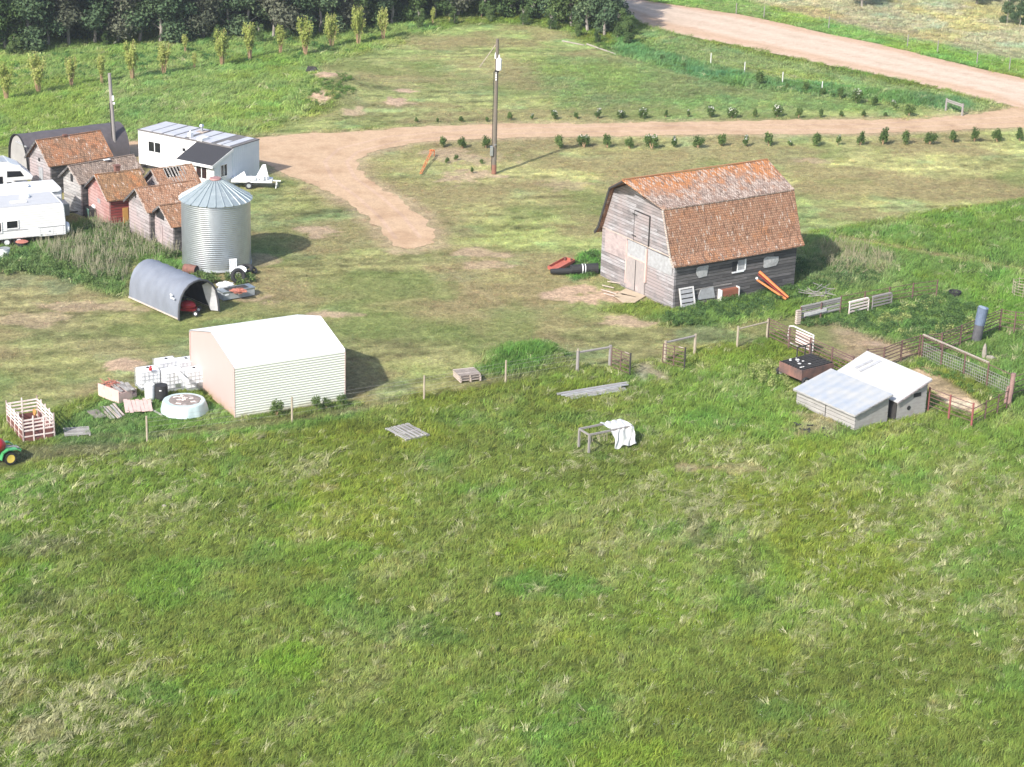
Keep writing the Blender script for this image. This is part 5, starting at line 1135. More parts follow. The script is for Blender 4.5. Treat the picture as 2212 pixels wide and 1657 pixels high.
def pallet(name, px, py, yw, label, w=1.2, l=1.0, n=1, m='pale_plank', slats=7, group=None, dz=.03):
    p = G(px,py); t = thing(name, label, 'pallet', (p.x,p.y,hz(p.x,p.y)+dz), yw, group)
    for k in range(n):
        z = .15*k; a = MB(); off = random.uniform(-.04,.04) if k else 0
        for i in range(slats): a.bx((-w/2+off, -l/2+l*i/slats+.01, z+.115), (w/2+off, -l/2+l*(i+.72)/slats, z+.14))
        a.build('top_boards', MT[m], t)
        b = MB()
        for x in (-w/2+.06,0,w/2-.06): b.bx((x-.04+off,-l/2,z+.02),(x+.04+off,l/2,z+.113))
        b.build('bearers', MT[m], t)
    foot(p.x-w*.4,p.y-l*.4,0,w*.8,l*.8,0); return t
def field_clutter():
    pallet('pallet_stack', 1009, 817, math.radians(22), 'stack of pale pallets at the field fence, left of the weedy mound', 1.3, 1.2, 3)
    pallet('pallet', 880, 934, math.radians(-52), 'single grey slatted pallet lying alone in the field', 1.95, 1.55, 1, 'old_plank', 6)
    pallet('pallet', 166, 934, math.radians(16), 'weathered pallet overgrown with grass beside the livestock rack', 1.35, 1.2, 1, 'old_plank', 6, dz=-.05)
    a = G(1222,863); b = G(1372,838); d = (b-a); yw = math.atan2(d.y,d.x)
    t = thing('plank_stack', 'long grey plank stack lying in the field below the gate', 'planks', (a.x,a.y,0), yw); Lp = d.length*.95; rr = random.Random(6)
    foot(a.x,a.y,yw,Lp,1.0,0)
    for i in range(9):
        o = rr.uniform(-.3,.45); MB().bx((o,-.15+.13*i,.04+.05*(3-abs(i-4))*.9),(Lp+o*.6-(.6 if i < 3 else 0),-.04+.13*i,.1+.05*(3-abs(i-4))*.9)).build('plank', MT['grey_boards2'] if i % 3 else MT['sheetgrey'], t)
    # trestle frame with a white sheet
    p = G(1271,978); q = G(1380,955); d = q-p; yw = math.atan2(d.y,d.x)
    t = thing('trestle_frame', 'grey wooden trestle frame standing in the field under a white sheet', 'frame', (p.x,p.y,0), yw)
    Lt = 2.75; wt = .95; hh = 1.0; f = MB().beam((0,0,hh),(Lt,0,hh),.09,.09).beam((0,wt,hh),(Lt,wt,hh),.09,.09).beam((0,0,hh-.0),(0,wt,hh),.08,.08).beam((Lt,0,hh),(Lt,wt,hh),.08,.08)
    f.build('top_frame', MT['polegrey'], t)
    for x, y in ((.02,0),(.02,wt),(Lt-.05,0),(Lt-.05,wt)): MB().beam((x,y,0),(x,y,hh-.05),.1,.1).build('leg', MT['polegrey'], t)
    rr = random.Random(8); rg = MB()
    for i in range(12):
        x = .15+i*.09; rg.tube((x,.02,hh-.02),(x+rr.uniform(-.05,.05),-.03,hh-rr.uniform(.1,.55)),.012,n=4)
    rg.build('hanging_twine', MT['post'], t)
    V = []; nu, nv = 26, 18
    for i in range(nu):
        for j in range(nv):
            x = 1.35+1.35*i/(nu-1)+.12*(j/(nv-1)); s = j/(nv-1)*1.95   # runs from the back rail over the top and down the front
            if s < .95: y = wt+.08-s; z = hh+.07-.03*math.sin(s*3.3*PI)*.6
            else: k = s-.95; y = -.05-.16*k-.05*math.sin(i*.6)*k; z = hh+.05-k*(.97+.09*math.sin(i*.45))
            V.append((x+.03*math.sin(j*1.1)+.07*math.sin(i*.35+j*.6)*(s > .95), y+.035*math.sin(i*.8+j*.7)-.12*(s-.95)*(s > .95), max(z,.04)+.025*math.sin(i*.9+j*.8)))
    cl = MB().add(V, [(i*nv+j,(i+1)*nv+j,(i+1)*nv+j+1,i*nv+j+1) for i in range(nu-1) for j in range(nv-1)])
    o = cl.build('sheet', MT['whitepl2'], None, smooth=True, loc=(p.x,p.y,0), rz=yw); tag(o, 'crumpled white sheet draped over the wooden trestle frame', 'sheet')
    # black trench / damp hole rubbish
    k = MB(); rr = random.Random(12); p = G(1752,927)
    for i in range(12): k.box((p.x+rr.uniform(-.8,.8),p.y+rr.uniform(-1.2,1.2),.08),(rr.uniform(.15,.4),rr.uniform(.04,.1),.05),rr.uniform(0,3))
    tag(k.build('scrap_boards', MT['charred'], None), 'dark broken boards half hidden in the grass below the animal shelters', 'boards')
    for (px,py,l) in ((1075,1331,'small pale stone lying alone in the middle of the field'),(355,1098,'pale flat stone in the left part of the field')):
        p = G(px,py); o = MB().blob((0,0,.12),(.12,.09,.08),px,.15).build('stone', MT['sheetpale'], None, loc=(p.x,p.y,0)); tag(o, l, 'stone')
MT['whitepl2'] = plain('white_sheeting', (.68,.68,.67), (.5,.5,.49), rough=.5, sc=5, bmp=.5)
MT['sheetpale'] = plain('pale_stone', (.3,.27,.23), (.24,.21,.18), rough=.9, sc=5)
MT['rust_l'] = plain('light_rust', (.45,.17,.12), (.28,.1,.08), rough=.85, sc=6)

def bin_clutter():
    # things around the foot of the grain bin and the grey tarp shelter
    def tyre(px, py, r, label, tilt=(0,0), z=.0):
        p = G(px,py); t = thing('old_tyre', label, 'tyre', (p.x,p.y,z), tilt[1], 'old tyres by the grain bin'); 
        mb = MB(); n, m = 26, 10; V = []
        for i in range(n):
            a = 2*PI*i/n
            for j in range(m):
                b = 2*PI*j/m; q = r*.74+r*.26*math.cos(b); V.append((q*math.cos(a), r*.28*math.sin(b), r+q*math.sin(a)))
        mb.add(V, [(i*m+j,((i+1)%n)*m+j,((i+1)%n)*m+(j+1)%m,i*m+(j+1)%m) for i in range(n) for j in range(m)])
        o = mb.build('tread', MT['black'], t, smooth=True); t.rotation_euler.x = tilt[0]; return t
    tyre(517,614,.52,'large old tyre leaning upright with its hub hole towards the viewer',(-.35,.5)); tyre(534,596,.45,'dark tyre lying at the right foot of the grain bin',(-1.2,.2),.2); tyre(553,592,.28,'small dark tyre at the far right of the clutter',(-.9,.9),.05)
    p = G(412,592); t = thing('rusty_drum', 'rusty brown drum lying on its side against the grain bin', 'drum', (p.x,p.y,.32), math.radians(-25)); MB().lathe([(.3,-.45),(.31,-.1),(.32,-.08),(.31,.2),(.3,.45)],20,axis='X').build('drum_body', MT['rust'], t); MB().lathe([(0,.452),(.27,.455),(.27,.452)],20,axis='X').build('open_end', MT['black'], t)
    p = G(505,597); t = thing('garden_chair', 'white plastic garden chair beside the grain bin', 'chair', p, math.radians(15))
    MB().box((0,0,.42),(.5,.5,.05)).build('seat', MT['whitepl'], t)
    bk = MB(); 
    for i in range(5): bk.box((-.2+.1*i,.25,.75),(.06,.03,.6),0,('X',-.15))
    bk.box((0,.3,1.05),(.5,.04,.08)).build('backrest', MT['whitepl'], t)
    for x in (-.22,.22):
        for y in (-.22,.22): MB().beam((x,y,0),(x*.9,y*.9,.4),.05,.05).build('leg', MT['whitepl'], t)
    p = G(521,601); t = thing('wash_basin', 'white basin lying tipped beside the plastic chair', 'basin', (p.x,p.y,.45), .4); MB().lathe([(.15,0),(.3,.12),(.33,.2),(.3,.2),(.14,.03)],18).build('bowl', MT['whitepl'], t); MB().box((0,0,-.22),(.1,.1,.44)).build('pedestal', MT['whitepl'], t); t.rotation_euler.x = .5
    A = G(482,650); B = G(551,638); yw = math.atan2(B.y-A.y,B.x-A.x); t = thing('stock_tank', 'long grey stock tank box with a red rag on top, right of the tarp shelter', 'tank', (A.x,A.y,0), yw); foot(A.x,A.y,yw,2.3,1.0,0)
    Lt, Wt, h = (B-A).length, .85, .55
    MB().bx((0,0,0),(Lt,Wt,h-.06)).build('body', MT['greybox'], t, bevel=.03); MB().bx((-.03,-.03,h-.058),(Lt+.03,Wt+.03,h)).build('rim', MT['galv'], t); MB().bx((.4,.15,h+.002),(Lt-.35,Wt-.12,h+.012)).build('cover', MT['charred'], t)
    MB().bx((.15,-.02,.3),(.4,-.002,.4)).bx((1.05,-.02,.2),(1.15,-.002,.3)).build('label_plate', MT['whitepl'], t)
    p = G(515,628,.6); o = MB().blob((0,0,0),(.5,.28,.14),5,.3).build('rag', MT['rust_l'], None, loc=p); tag(o, 'crumpled faded red rag on the grey stock tank', 'rag')
    p = G(487,634); t = thing('feed_sack', 'dirty white sack on a black crate between the tarp shelter and the tyre', 'sack', p, .3); MB().blob((0,0,.55),(.55,.35,.22),6,.2).build('sack_body', MT['whitepl2'], t); MB().box((-.1,0,.18),(.8,.6,.34)).build('crate', MT['black'], t)
    p = G(460,606); o = MB().lathe([(.05,.02),(.42,.03),(.45,.1),(.38,.16),(.3,.1),(.05,.06)],18).build('rusty_ring', MT['rust'], None, loc=p); tag(o, 'rusty brown ring lying in the grass in front of the grain bin', 'ring')
    p = G(10,556); t = thing('bucket', 'white tub standing in the grass in front of the travel trailer', 'tub', p); MB().lathe([(.3,0),(.36,.5),(.38,.62),(.33,.62),(.3,.3),(0,.28)],20).build('tub', MT['whitepl'], t); MB().lathe([(.385,.58),(.4,.6),(.385,.63)],20).build('rim', MT['galv'], t)
    p = G(48,535); t = thing('fire_pot', 'black fire pot with an orange rusty lid, by the travel trailer', 'fire pot', p); MB().lathe([(.15,.05),(.34,.2),(.36,.4),(.3,.42)],18).build('pot', MT['black'], t); MB().lathe([(0,.5),(.3,.47),(.42,.43),(.42,.41),(0,.42)],18).build('lid', MT['rust_l'], t)
    p = G(206,474); t = thing('covered_tub', 'black and mint green bin with a white square top, left of the red granary', 'bin', p, math.radians(30)); MB().bx((-.45,-.1,0),(.7,.9,.75)).build('box', MT['charred'], t); MB().box((.2,.3,.86),(.55,.5,.2)).build('lid', MT['whitepl'], t, bevel=.05); MB().prism([(-.5,-.1,.8),(-.5,.3,.8),(-.46,.1,.1)], (.03,0,0)).build('mint_panel', MT['mint'], t)
    p = G(239,482); t = thing('orange_marker', 'bright orange plastic cap and pipe beside the red granary corner', 'pipe', p, .3); MB().lathe([(.05,0),(.3,.12),(.32,.2),(.12,.28),(0,.28)],16,(0,0,.75),'Z').build('cap', MT['orangeb'], t); MB().tube((0,0,0),(0,0,.8),.06).build('pipe', MT['orange'], t); t.rotation_euler.y = .2
    p = G(272,488); o = MB().bx((-.2,-.02,0),(.2,.03,1.3)).build('yellow_board', MT['ochre'], None, loc=p, rz=.6); tag(o, 'ochre yellow board leaning at the side wall of the red granary', 'board')
MT['mint'] = plain('mint_plastic', (.35,.66,.5), (.3,.58,.44), rough=.5, sc=3)
MT['orangeb'] = plain('bright_orange', (.85,.17,.05), (.7,.12,.04), rough=.5, sc=3)
MT['ochre'] = plain('ochre_board', (.55,.3,.08), (.4,.2,.06), rough=.8, sc=4)
def barn_clutter():
    # loose things around the barn
    yb = .5796
    p = G(1213,580); t = thing('red_trough', 'rust red open trough tilted on the grass left of the barn', 'trough', (p.x,p.y,0), math.radians(52))
    b = MB().bx((-.95,-.4,.2),(.95,.4,.25)); b.bx((-.95,-.42,.25),(.95,-.38,.42)).bx((-.95,.38,.25),(.95,.42,.42)).bx((.9,-.38,.25),(.95,.38,.42)).bx((-.95,-.38,.25),(-.9,.38,.42)); b.build('tray', MT['redtray'], t)
    MB().bx((-.8,-.3,0),(-.7,-.2,.2)).bx((.7,-.3,0),(.8,-.2,.5)).bx((.7,.2,0),(.8,.3,.5)).build('stand', MT['rust'], t); t.rotation_euler.y = -.12
    a = G(1189,593); b = G(1292,592)
    t = thing('black_pipe', 'black culvert pipe lying in the grass from the barn corner towards the red trough', 'pipe', (a.x,a.y,0), math.atan2(b.y-a.y,b.x-a.x)); Lp = (b-a).length
    MB().tube((0,0,.22),(Lp*.45,0,.24),.16,.22,12).tube((Lp*.42,.1,.3),(Lp,.2,.34),.3,.34,14).build('pipe_body', MT['black'], t, smooth=False); MB().tube((Lp*.66,.15,.32),(Lp*.68,.15,.32),.335,n=14).tube((Lp*.72,.15,.32),(Lp*.735,.15,.32),.34,n=14).build('white_band', MT['whitepl'], t)
    # door frame leaning by the corner on the long wall
    def onwall(u, d): return Vector((9.934+math.cos(yb)*u+math.sin(yb)*d, 130.352+math.sin(yb)*u-math.cos(yb)*d, 0))
    q = onwall(.35,.45); t = thing('old_door', 'white ladder-like door frame leaning against the dark barn wall by the corner', 'door', q, yb)
    w, h = 1.15, 1.35; f = MB().bx((0,0,0),(.1,.05,h)).bx((w-.1,0,0),(w,.05,h)).bx((.1,.0,h-.1),(w-.1,.05,h)).bx((.1,0,.02),(w-.1,.05,.1))
    f.build('frame', MT['rackw'], t)
    pn = MB(); 
    for i in range(4): pn.bx((.1,.01,.12+.29*i),(w-.1,.04,.33+.29*i))
    pn.build('slats', MT['sheetgrey'], t); MB().bx((.02,.06,.05),(w-.02,.08,h-.05)).build('backing', MT['charred'], t); t.rotation_euler.x = -.28
    q = onwall(3.55,.35); t = thing('rusty_heater', 'rust brown cabinet with white ends lying at the foot of the barn wall', 'cabinet', q, yb+.05)
    MB().bx((.06,0,.05),(1.45,.5,.72)).build('body', MT['rust_l2'], t, bevel=.04); MB().bx((0,-.03,.0),(.055,.5,.78)).bx((1.455,-.03,0),(1.51,.5,.78)).build('end_plate', MT['rackw'], t)
    a = onwall(6.6,.25)+Vector((0,0,1.55)); b = G(1702,643,.15)
    t = thing('grain_auger', 'bright orange twin-tube machine part leaning against the barn wall', 'auger', (0,0,0))
    d = (b-a).normalized(); s = d.cross(Vector((0,0,1))).normalized()*.17
    MB().tube(a,b,.1,n=10).build('tube', MT['orangel'], t); MB().tube(a+s*2.0-Vector((0,0,.45)),b+s*2.1,.07,n=10).build('tube', MT['orangel'], t); MB().beam(a+s*1.1-Vector((0,0,.1)),b+s*1.1+Vector((0,0,.0)),.2,.06).build('rail', MT['darkred'], t)
    MB().ball(a+s*2.2-Vector((0,0,.35)),.09).build('end_cap', MT['whitepl'], t)
    # planks by the barn door and flat slab
    rr = random.Random(3); c = G(1345,623)
    t = thing('scrap_planks', 'loose pale planks scattered by the barn door', 'planks', (c.x,c.y,0))
    for i in range(9): MB().box((rr.uniform(-1.6,1.2),rr.uniform(-1.8,1.8),.05),(rr.uniform(.6,1.4),.1,.04),math.radians(-40)+rr.uniform(-.4,.4)).build('plank', MT['pale_plank'], t)
    P = Gn([(1325,640),(1352,625),(1395,641),(1372,655),(1345,655)]); o = MB().prism([(x,y,.02) for x,y in P],(0,0,.05)).build('concrete_apron', MT['slab'], None); tag(o, 'pale sand coloured slab on the ground before the barn door', 'slab')
    foot(G(1325,645).x,G(1325,645).y,.5,2.4,1.2,0)
    # branch pile beyond auger
    c = G(1760,637); mb = MB()
    for i in range(14): mb.tube((c.x+rr.uniform(-1.2,1.2),c.y+rr.uniform(-1,1),.15),(c.x+rr.uniform(-1.6,1.6),c.y+rr.uniform(-1.3,1.3),.4),.035,.02,5)
    tag(mb.build('dead_branches', MT['polegrey'], None), 'bare grey dead branches lying in the grass between barn and corral', 'branches')
    # orange roller stand near the driveway
    a = G(909,378); b = G(940,326)
    t = thing('orange_ladder', 'narrow orange red steel rail lying beside the driveway, left of the tall power pole', 'rail', (a.x,a.y,0), math.atan2(b.y-a.y,b.x-a.x)); Lo = (b-a).length*.78
    MB().beam((0,-.07,.12),(Lo,-.07,.5),.05,.06).beam((0,.07,.12),(Lo,.07,.5),.05,.06).build('side_rail', MT['orangel'], t)
    r_ = MB(); 
    for i in range(8): k = i/7; r_.tube((Lo*k,-.07,.12+.38*k),(Lo*k,.07,.12+.38*k),.02)
    r_.build('rungs', MT['orange'], t); MB().box((Lo,0,.46),(.14,.4,.1)).bx((Lo-.03,-.2,0),(Lo+.03,-.14,.45)).bx((Lo-.03,.14,0),(Lo+.03,.2,.45)).build('end_frame', MT['orangel'], t)
    # scrap on the dirt mound, dark rock-like heap
    p = G(675,172); z = hz(p.x,p.y); t = thing('scrap_heap', 'black and white scrap heap on the dirt mound in the upper left meadow', 'scrap', (p.x,p.y,z))
    MB().blob((0,0,.25),(.6,.5,.4),3,.35).build('dark_scrap', MT['charred'], t); MB().box((.35,-.4,.2),(.4,.3,.2),.4).build('white_scrap', MT['whitepl'], t)
    # black tub near right corner
    p = G(2062,640); o = MB().lathe([(.35,0),(.42,.35),(.36,.36),(.3,.1),(0,.08)],16).build('rubber_tub', MT['black'], None, loc=p); tag(o, 'black rubber tub in the bright grass at the right, beyond the corral', 'tub')
    p = G(2125,775); t = thing('white_bag', 'thin white upright sack standing in the grass behind the mesh fence', 'sack', p); MB().lathe([(.12,0),(.15,.3),(.11,.7),(.04,.95),(0,.96)],10,jit=.12).build('sack_body', MT['sheetpale'], t); MB().blob((.35,-.1,.12),(.3,.2,.12),3,.3).build('collapsed_fold', MT['sheetpale'], t)
    p = G(2209,640); t = thing('mesh_cage', 'pale wire mesh cage at the right edge of the photo', 'cage', p); mb = MB()
    for i in range(7):
        a_ = 2*PI*i/7; mb.tube((.7*math.cos(a_),.7*math.sin(a_),0),(.7*math.cos(a_),.7*math.sin(a_),1.1),.02,n=4)
        for z in (.2,.4,.6,.8,1.0):
            b_ = 2*PI*(i+1)/7; mb.tube((.7*math.cos(a_),.7*math.sin(a_),z),(.7*math.cos(b_),.7*math.sin(b_),z),.015,n=4)
    mb.build('wire', MT['post'], t)
MT['redtray'] = plain('rust_red_tray', (.42,.12,.08), (.3,.08,.06), rough=.8, sc=4)
MT['rackw'] = plain('flaking_white', (.66,.65,.64), (.5,.49,.48), rough=.7, sc=6)
MT['rust_l2'] = plain('brown_enamel', (.32,.12,.07), (.24,.09,.06), rough=.5, sc=3)
MT['orangel'] = plain('light_orange', (.68,.22,.06), (.5,.13,.04), rough=.5, sc=6)
MT['darkred'] = plain('dark_red_steel', (.22,.03,.02), (.14,.02,.02), rough=.6, sc=6)
MT['slab'] = plain('sandy_slab', (.46,.37,.27), (.38,.3,.21), rough=.9, sc=2)

# ------------------------------------------------------------------ fences
def fence(name, label, pts, h, rails, postm, railm, cat='fence', pr=.05, rr=.03, mesh=None, top=None, group=None, square=False, postx=.06):
    """posts at photo ground points"""
    Q = [G(*p) for p in pts]; o = Q[0]
    t = thing(name, label, cat, (o.x,o.y,0), 0, group); Q = [q-o for q in Q]
    for i, q in enumerate(Q):
        m = MB()
        if square: m.box((q.x,q.y,h/2),(pr*2,pr*2,h+postx*2),.5)
        else: m.tube((q.x,q.y,-.05),(q.x,q.y,h+postx),pr,pr*.9,8)
        m.build('post', MT[postm], t)
    for k, z in enumerate(rails):
        m = MB()
        for a, b in zip(Q[:-1], Q[1:]): m.tube((a.x,a.y,z),(b.x,b.y,z),rr,n=6) if not (square and rr > .035) else m.beam((a.x,a.y,z),(b.x,b.y,z),.03,rr*2.4)
        m.build('rail', MT[railm], t)
    if top:
        m = MB(); a, b = Q[top[0]], Q[top[1]]; m.beam((a.x,a.y,h+.06),(b.x,b.y,h+.06),.1,.06); m.build('top_board', MT[top[2]], t)
    if mesh:
        m = MB()
        for a, b in zip(Q[:-1], Q[1:]):
            n = max(2, int((b-a).length/.17))
            for i in range(n):
                p = a.lerp(b, i/n); m.tube((p.x,p.y,.05),(p.x,p.y,mesh),.012,n=4,cap=False)
            for j in range(6):
                z = .05+(mesh-.05)*j/5; m.tube((a.x,a.y,z),(b.x,b.y,z),.012,n=4,cap=False)
        m.build('wire_mesh', MT['wire'], t)
    return t
MT['wire'] = plain('grey_wire', (.42,.4,.37), (.3,.28,.26), rough=.6, metal=.3, sc=4, bmp=0)
def gate(label, pa, pb, h=1.25, z0=.12, m='rustpipe'):
    a = G(*pa); b = G(*pb); d = b-a; yw = math.atan2(d.y,d.x); L_ = d.length; t = thing('field_gate', label, 'gate', (a.x,a.y,0), yw, 'open field gates')
    f = MB()
    for x in (0,L_/2,L_): f.tube((x,0,z0),(x,0,h),.032)
    f.build('frame', MT[m], t); r = MB()
    for z in (z0,.38,.62,.86,1.05,h): r.tube((0,0,z),(L_,0,z),.024)
    r.build('bars', MT[m], t); MB().box((L_*.8,0,h+.03),(.3,.04,.07)).build('worn_edge', MT['pale_plank'], t)
    MB().tube((L_,.0,-.02),(L_,.0,h+.1),.05).build('end_post', MT['charred'], t)
def fences():
    H = 1.3
    t = fence('wire_fence', 'low wire fence of thin wooden posts along the front of the yard', [(318,952),(631,910),(916,862),(1092,828),(1247,802)], 1.32, [.45,.75,1.05,1.25], 'post', 'wire', pr=.06, rr=.005)
    fence('brace_rail', 'two wooden brace posts joined by a pale top rail, left of the field gate', [(1247,802),(1317,790)], 1.2, [1.15], 'polegrey', 'polegrey', 'fence brace', pr=.1, rr=.07, group='fence braces at the gateway')
    fence('brace_rail', 'two wooden brace posts joined by a pale top rail, right of the field gate', [(1436,780),(1500,765)], 1.2, [1.15], 'post', 'polegrey', 'fence brace', pr=.09, rr=.07, group='fence braces at the gateway')
    fence('brace_rail', 'pale post and rail running to the corral corner', [(1592,750),(1656,734)], 1.25, [1.15], 'post', 'post', 'fence brace', pr=.07, rr=.05, group='fence braces at the gateway')
    gate('left leaf of the open pipe gate in the field fence', (1320,795), (1360,811)); gate('right leaf of the open pipe gate in the field fence', (1431,786), (1478,798))
    # corral
    fence('corral_fence', 'rusty pipe corral fence running from the wooden brace down behind the dark burnt wagon', [(1658,733),(1703,754),(1748,776),(1795,797),(1840,818)], H, [.25,.5,.72,.94,1.14,H], 'rustpipe', 'rustpipe', group='corral fences', pr=.06, rr=.03)
    fence('corral_fence', 'rusty pipe corral fence from the rear shelter up past the leaning blue grey pipe', [(1870,801),(1907,797),(1945,782),(1984,770),(2031,765),(2073,748),(2115,730),(2159,712)], H, [.25,.5,.72,.94,1.14,H], 'rustpipe', 'rustpipe', group='corral fences', pr=.06, rr=.03)
    fence('corral_fence', 'pipe corral fence running to the right edge behind the blue grey pipe', [(2159,712),(2190,718),(2240,722)], H, [.25,.55,.8,1.1,H], 'rustpipe', 'rustpipe', group='corral fences', pr=.05, rr=.022)
    fence('corral_fence', 'mesh corral fence with a pale top rail along the sandy strip', [(1990,771),(2032,792),(2081,811),(2131,833),(2180,856)], H+.05, [H], 'rustpipe', 'rustpipe', mesh=.95, top=(0,3,'pale_plank'), group='corral fences', pr=.055, rr=.025)
    fence('corral_fence', 'red brown pipe fence from the white roofed shelter to the bright red corner post', [(2004,886),(2049,903),(2098,921)], H, [.3,.55,.8,1.02,H], 'redpost', 'rustpipe', group='corral fences', pr=.06, rr=.024)
    fence('corral_fence', 'short pipe fence closing the sandy strip at the front', [(2098,921),(2127,905),(2154,892),(2174,880)], 1.05, [.3,.62,1.0], 'rustpipe', 'rustpipe', group='corral fences', pr=.045, rr=.024)
    fence('corral_fence', 'pipe fence leaving the corral corner at the right edge of the photo', [(2182,862),(2214,851),(2270,838)], H, [.3,.62,.95,H], 'redpost', 'rustpipe', group='corral fences', pr=.06, rr=.024)
    p = G(2179,870); t = thing('corner_post', 'thick reddish grey corner post at the right end of the mesh fence', 'post', p); MB().tube((0,0,-.05),(.12,.05,1.75),.16,.13,10).build('post_body', MT['redgrey'], t); MB().tube((-.2,-.05,0),(-.12,-.03,1.0),.1,.08,8).build('side_stub', MT['redgrey'], t)
    # plank and pipe fence behind
    t = fence('panel_fence', 'grey plank cattle panel between the white stub post and a dark post', [(1728,698),(1772,688),(1814,678)], 1.0, [], 'rustpipe', 'rustpipe', 'cattle panel', pr=.06)
    a = G(1728,698); b = G(1814,678); d = b-a; u = d.normalized()
    for z in (.35,.6,.85,1.03): MB().beam((0,0,z),(d.x,d.y,z),.04,.17).build('board', MT['old_plank'], t)
    MB().beam((u.x*.3,u.y*.3-.08,.5),(u.x*2.2,u.y*2.2-.08,.52),.04,.2).build('white_board', MT['rackw'], t)
    fence('corral_fence', 'rusty pipe panel fence standing in the weeds right of the barn', [(1814,678),(1866,668),(1919,659),(1970,650),(2022,643)], 1.15, [.35,.6,.85,1.15], 'rustpipe', 'rustpipe', group='corral fences', pr=.05, rr=.022)
    p = G(1723,700); MBp = MB().box((0,0,.45),(.3,.2,.9),.5).build('stub_post', MT['pale_plank'], None, loc=(p.x,p.y,0)); tag(MBp, 'short pale stub post at the left end of the cattle panel', 'post')
    for (x1,y1,x2,y2,l) in ((1832,684,1875,673,'white slatted frame leaning on the pipe fence, nearer the dark post'),(1882,672,1925,662,'greyer slatted frame leaning on the pipe fence, farther from the dark post')):
        a = G(x1,y1); b = G(x2,y2); d = b-a; t = thing('slatted_frame', l, 'frame', (a.x,a.y,0), math.atan2(d.y,d.x)); L_ = d.length
        m = 'rackpaint' if x1 < 1850 else 'polegrey'
        MB().bx((0,-.05,.1),(.08,.0,.95)).bx((L_-.08,-.05,.1),(L_,0,.85)).bx((.08,-.05,.85),(L_-.08,.12,.95)).build('frame', MT[m], t)
        s = MB()
        for z in (.25,.45,.65): s.bx((.08,-.04,z),(L_-.08,-.01,z+.1))
        s.build('slats', MT[m], t)
    # white gate-like frame and board seen through the corral fence
    a = G(1697,748); b = G(1748,770); d = b-a; t = thing('hay_feeder', 'white pipe frame holding pink white boards, standing behind the corral fence', 'feeder', (a.x+.25,a.y+.5,0), math.atan2(d.y,d.x))
    L_ = d.length; f = MB().path([(0,0,.1),(-.1,0,.5),(-.05,0,1.1),(.3,0,1.2),(L_,0,1.15),(L_,0,.2),(.5,0,.05),(0,0,.1)],.045); f.build('pipe_frame', MT['rackw'], t)
    s = MB(); 
    for z, h_ in ((.25,.28),(.56,.22),(.82,.2)): s.bx((.5,.03,z),(L_-.05,.07,z+h_))
    s.build('boards', MT['rackpaint'], t); MB().bx((L_-.1,-.03,.0),(L_+.0,.02,1.0)).build('end_board', MT['pale_plank'], t)
    # burnt wagon
    A = G(1730,835); yw = math.radians(36.8); t = thing('burnt_wagon', 'black charred wagon with rusty sides and white ash patches, beside the front low shelter', 'wagon', (A.x,A.y,0), yw); foot(A.x,A.y,yw,2.2,2.4,0)
    B_ = Vector((0,0,0)); Lw, Ww, h = 2.5, 1.9, .95
    MB().bx((0,-.0,.35),(.05,Ww,h)).bx((.05,-.0,.35),(Lw,.05,h)).build('side_panel', MT['rustgrad'], t); MB().bx((Lw-.05,.05,.35),(Lw,Ww,h)).bx((.05,Ww-.05,.35),(Lw-.05,Ww,h)).build('side_panel', MT['charred'], t)
    MB().bx((.05,.05,.4),(Lw-.05,Ww-.05,.62)).build('bed', MT['charred'], t); s = MB()
    for i in range(9): s.beam((.1,.15+i*.2,h+.02),(Lw-.1,.12+i*.2+random.uniform(-.05,.05),h+.06),.1,.04)
    s.build('charred_slats', MT['charred'], t); k = MB(); rr = random.Random(2)
    for i in range(12): k.blob((.2+rr.random()*.9,.3+rr.random()*1.4,h+.07),(rr.uniform(.04,.13),rr.uniform(.03,.1),.025),i,.3,8,5)
    k.build('ash', MT['rackw'], t); fr = MB()
    for x in (Lw*.55,Lw*.8,Lw): fr.tube((x,Ww,.3),(x,Ww,1.55),.04)
    fr.tube((Lw*.55,Ww,1.55),(Lw,Ww,1.55),.04).build('end_frame', MT['charred'], t)
    wheel(t,(.2,-.15,.28),.28,.16,MT['rackw']); wheel(t,(.2,Ww+.1,.28),.28,.16,MT['rackw'])
    # leaning blue grey pipe
    a = G(2109,738); a.z = 0; t = thing('standing_culvert', 'tall blue grey pipe leaning upright through the corral fence', 'culvert pipe', a); top = Vector((.22,.1,2.15))
    MB().tube((0,.1,0),top*.5+Vector((0,.05,0)),.3,.31,18).build('lower_half', MT['steeldark'], t); MB().tube(top*.5+Vector((0,.05,0)),top,.32,.33,18).build('upper_half', MT['steelblue'], t); MB().tube(top,top+Vector((.005,0,.02)),.29,.29,18).build('mouth', MT['steelpale'], t)
    # far roadside fences
    fence('roadside_fence', 'thin white posts of the fence in the bushy strip beside the gravel road', [(1535,139),(1608,158),(1690,180),(1775,201)], 1.0, [.9,.5], 'rackw', 'wire', pr=.05, rr=.004)
    fence('roadside_fence', 'faint far fence of thin grey posts beyond the gravel road', [(1590,30),(1650,38),(1790,60),(1960,100),(2025,112),(2110,138),(2180,152)], 1.1, [1.0,.6], 'polegrey', 'wire', pr=.05, rr=.004)
    a = G(2043,243); b = G(2078,250); fence('gate_stand', 'grey wooden sawhorse-like stand at the corner of driveway and gravel road', [(2043,238),(2078,250)], 1.0, [.95,.8], 'polegrey', 'polegrey', 'stand', pr=.1, rr=.07)
    p = G(2045,236); 
    # logs along the wood edge
    P = [(1462,73),(1500,88),(1545,97),(1590,118)]
    a = G(1150,62); b = G(1300,88)
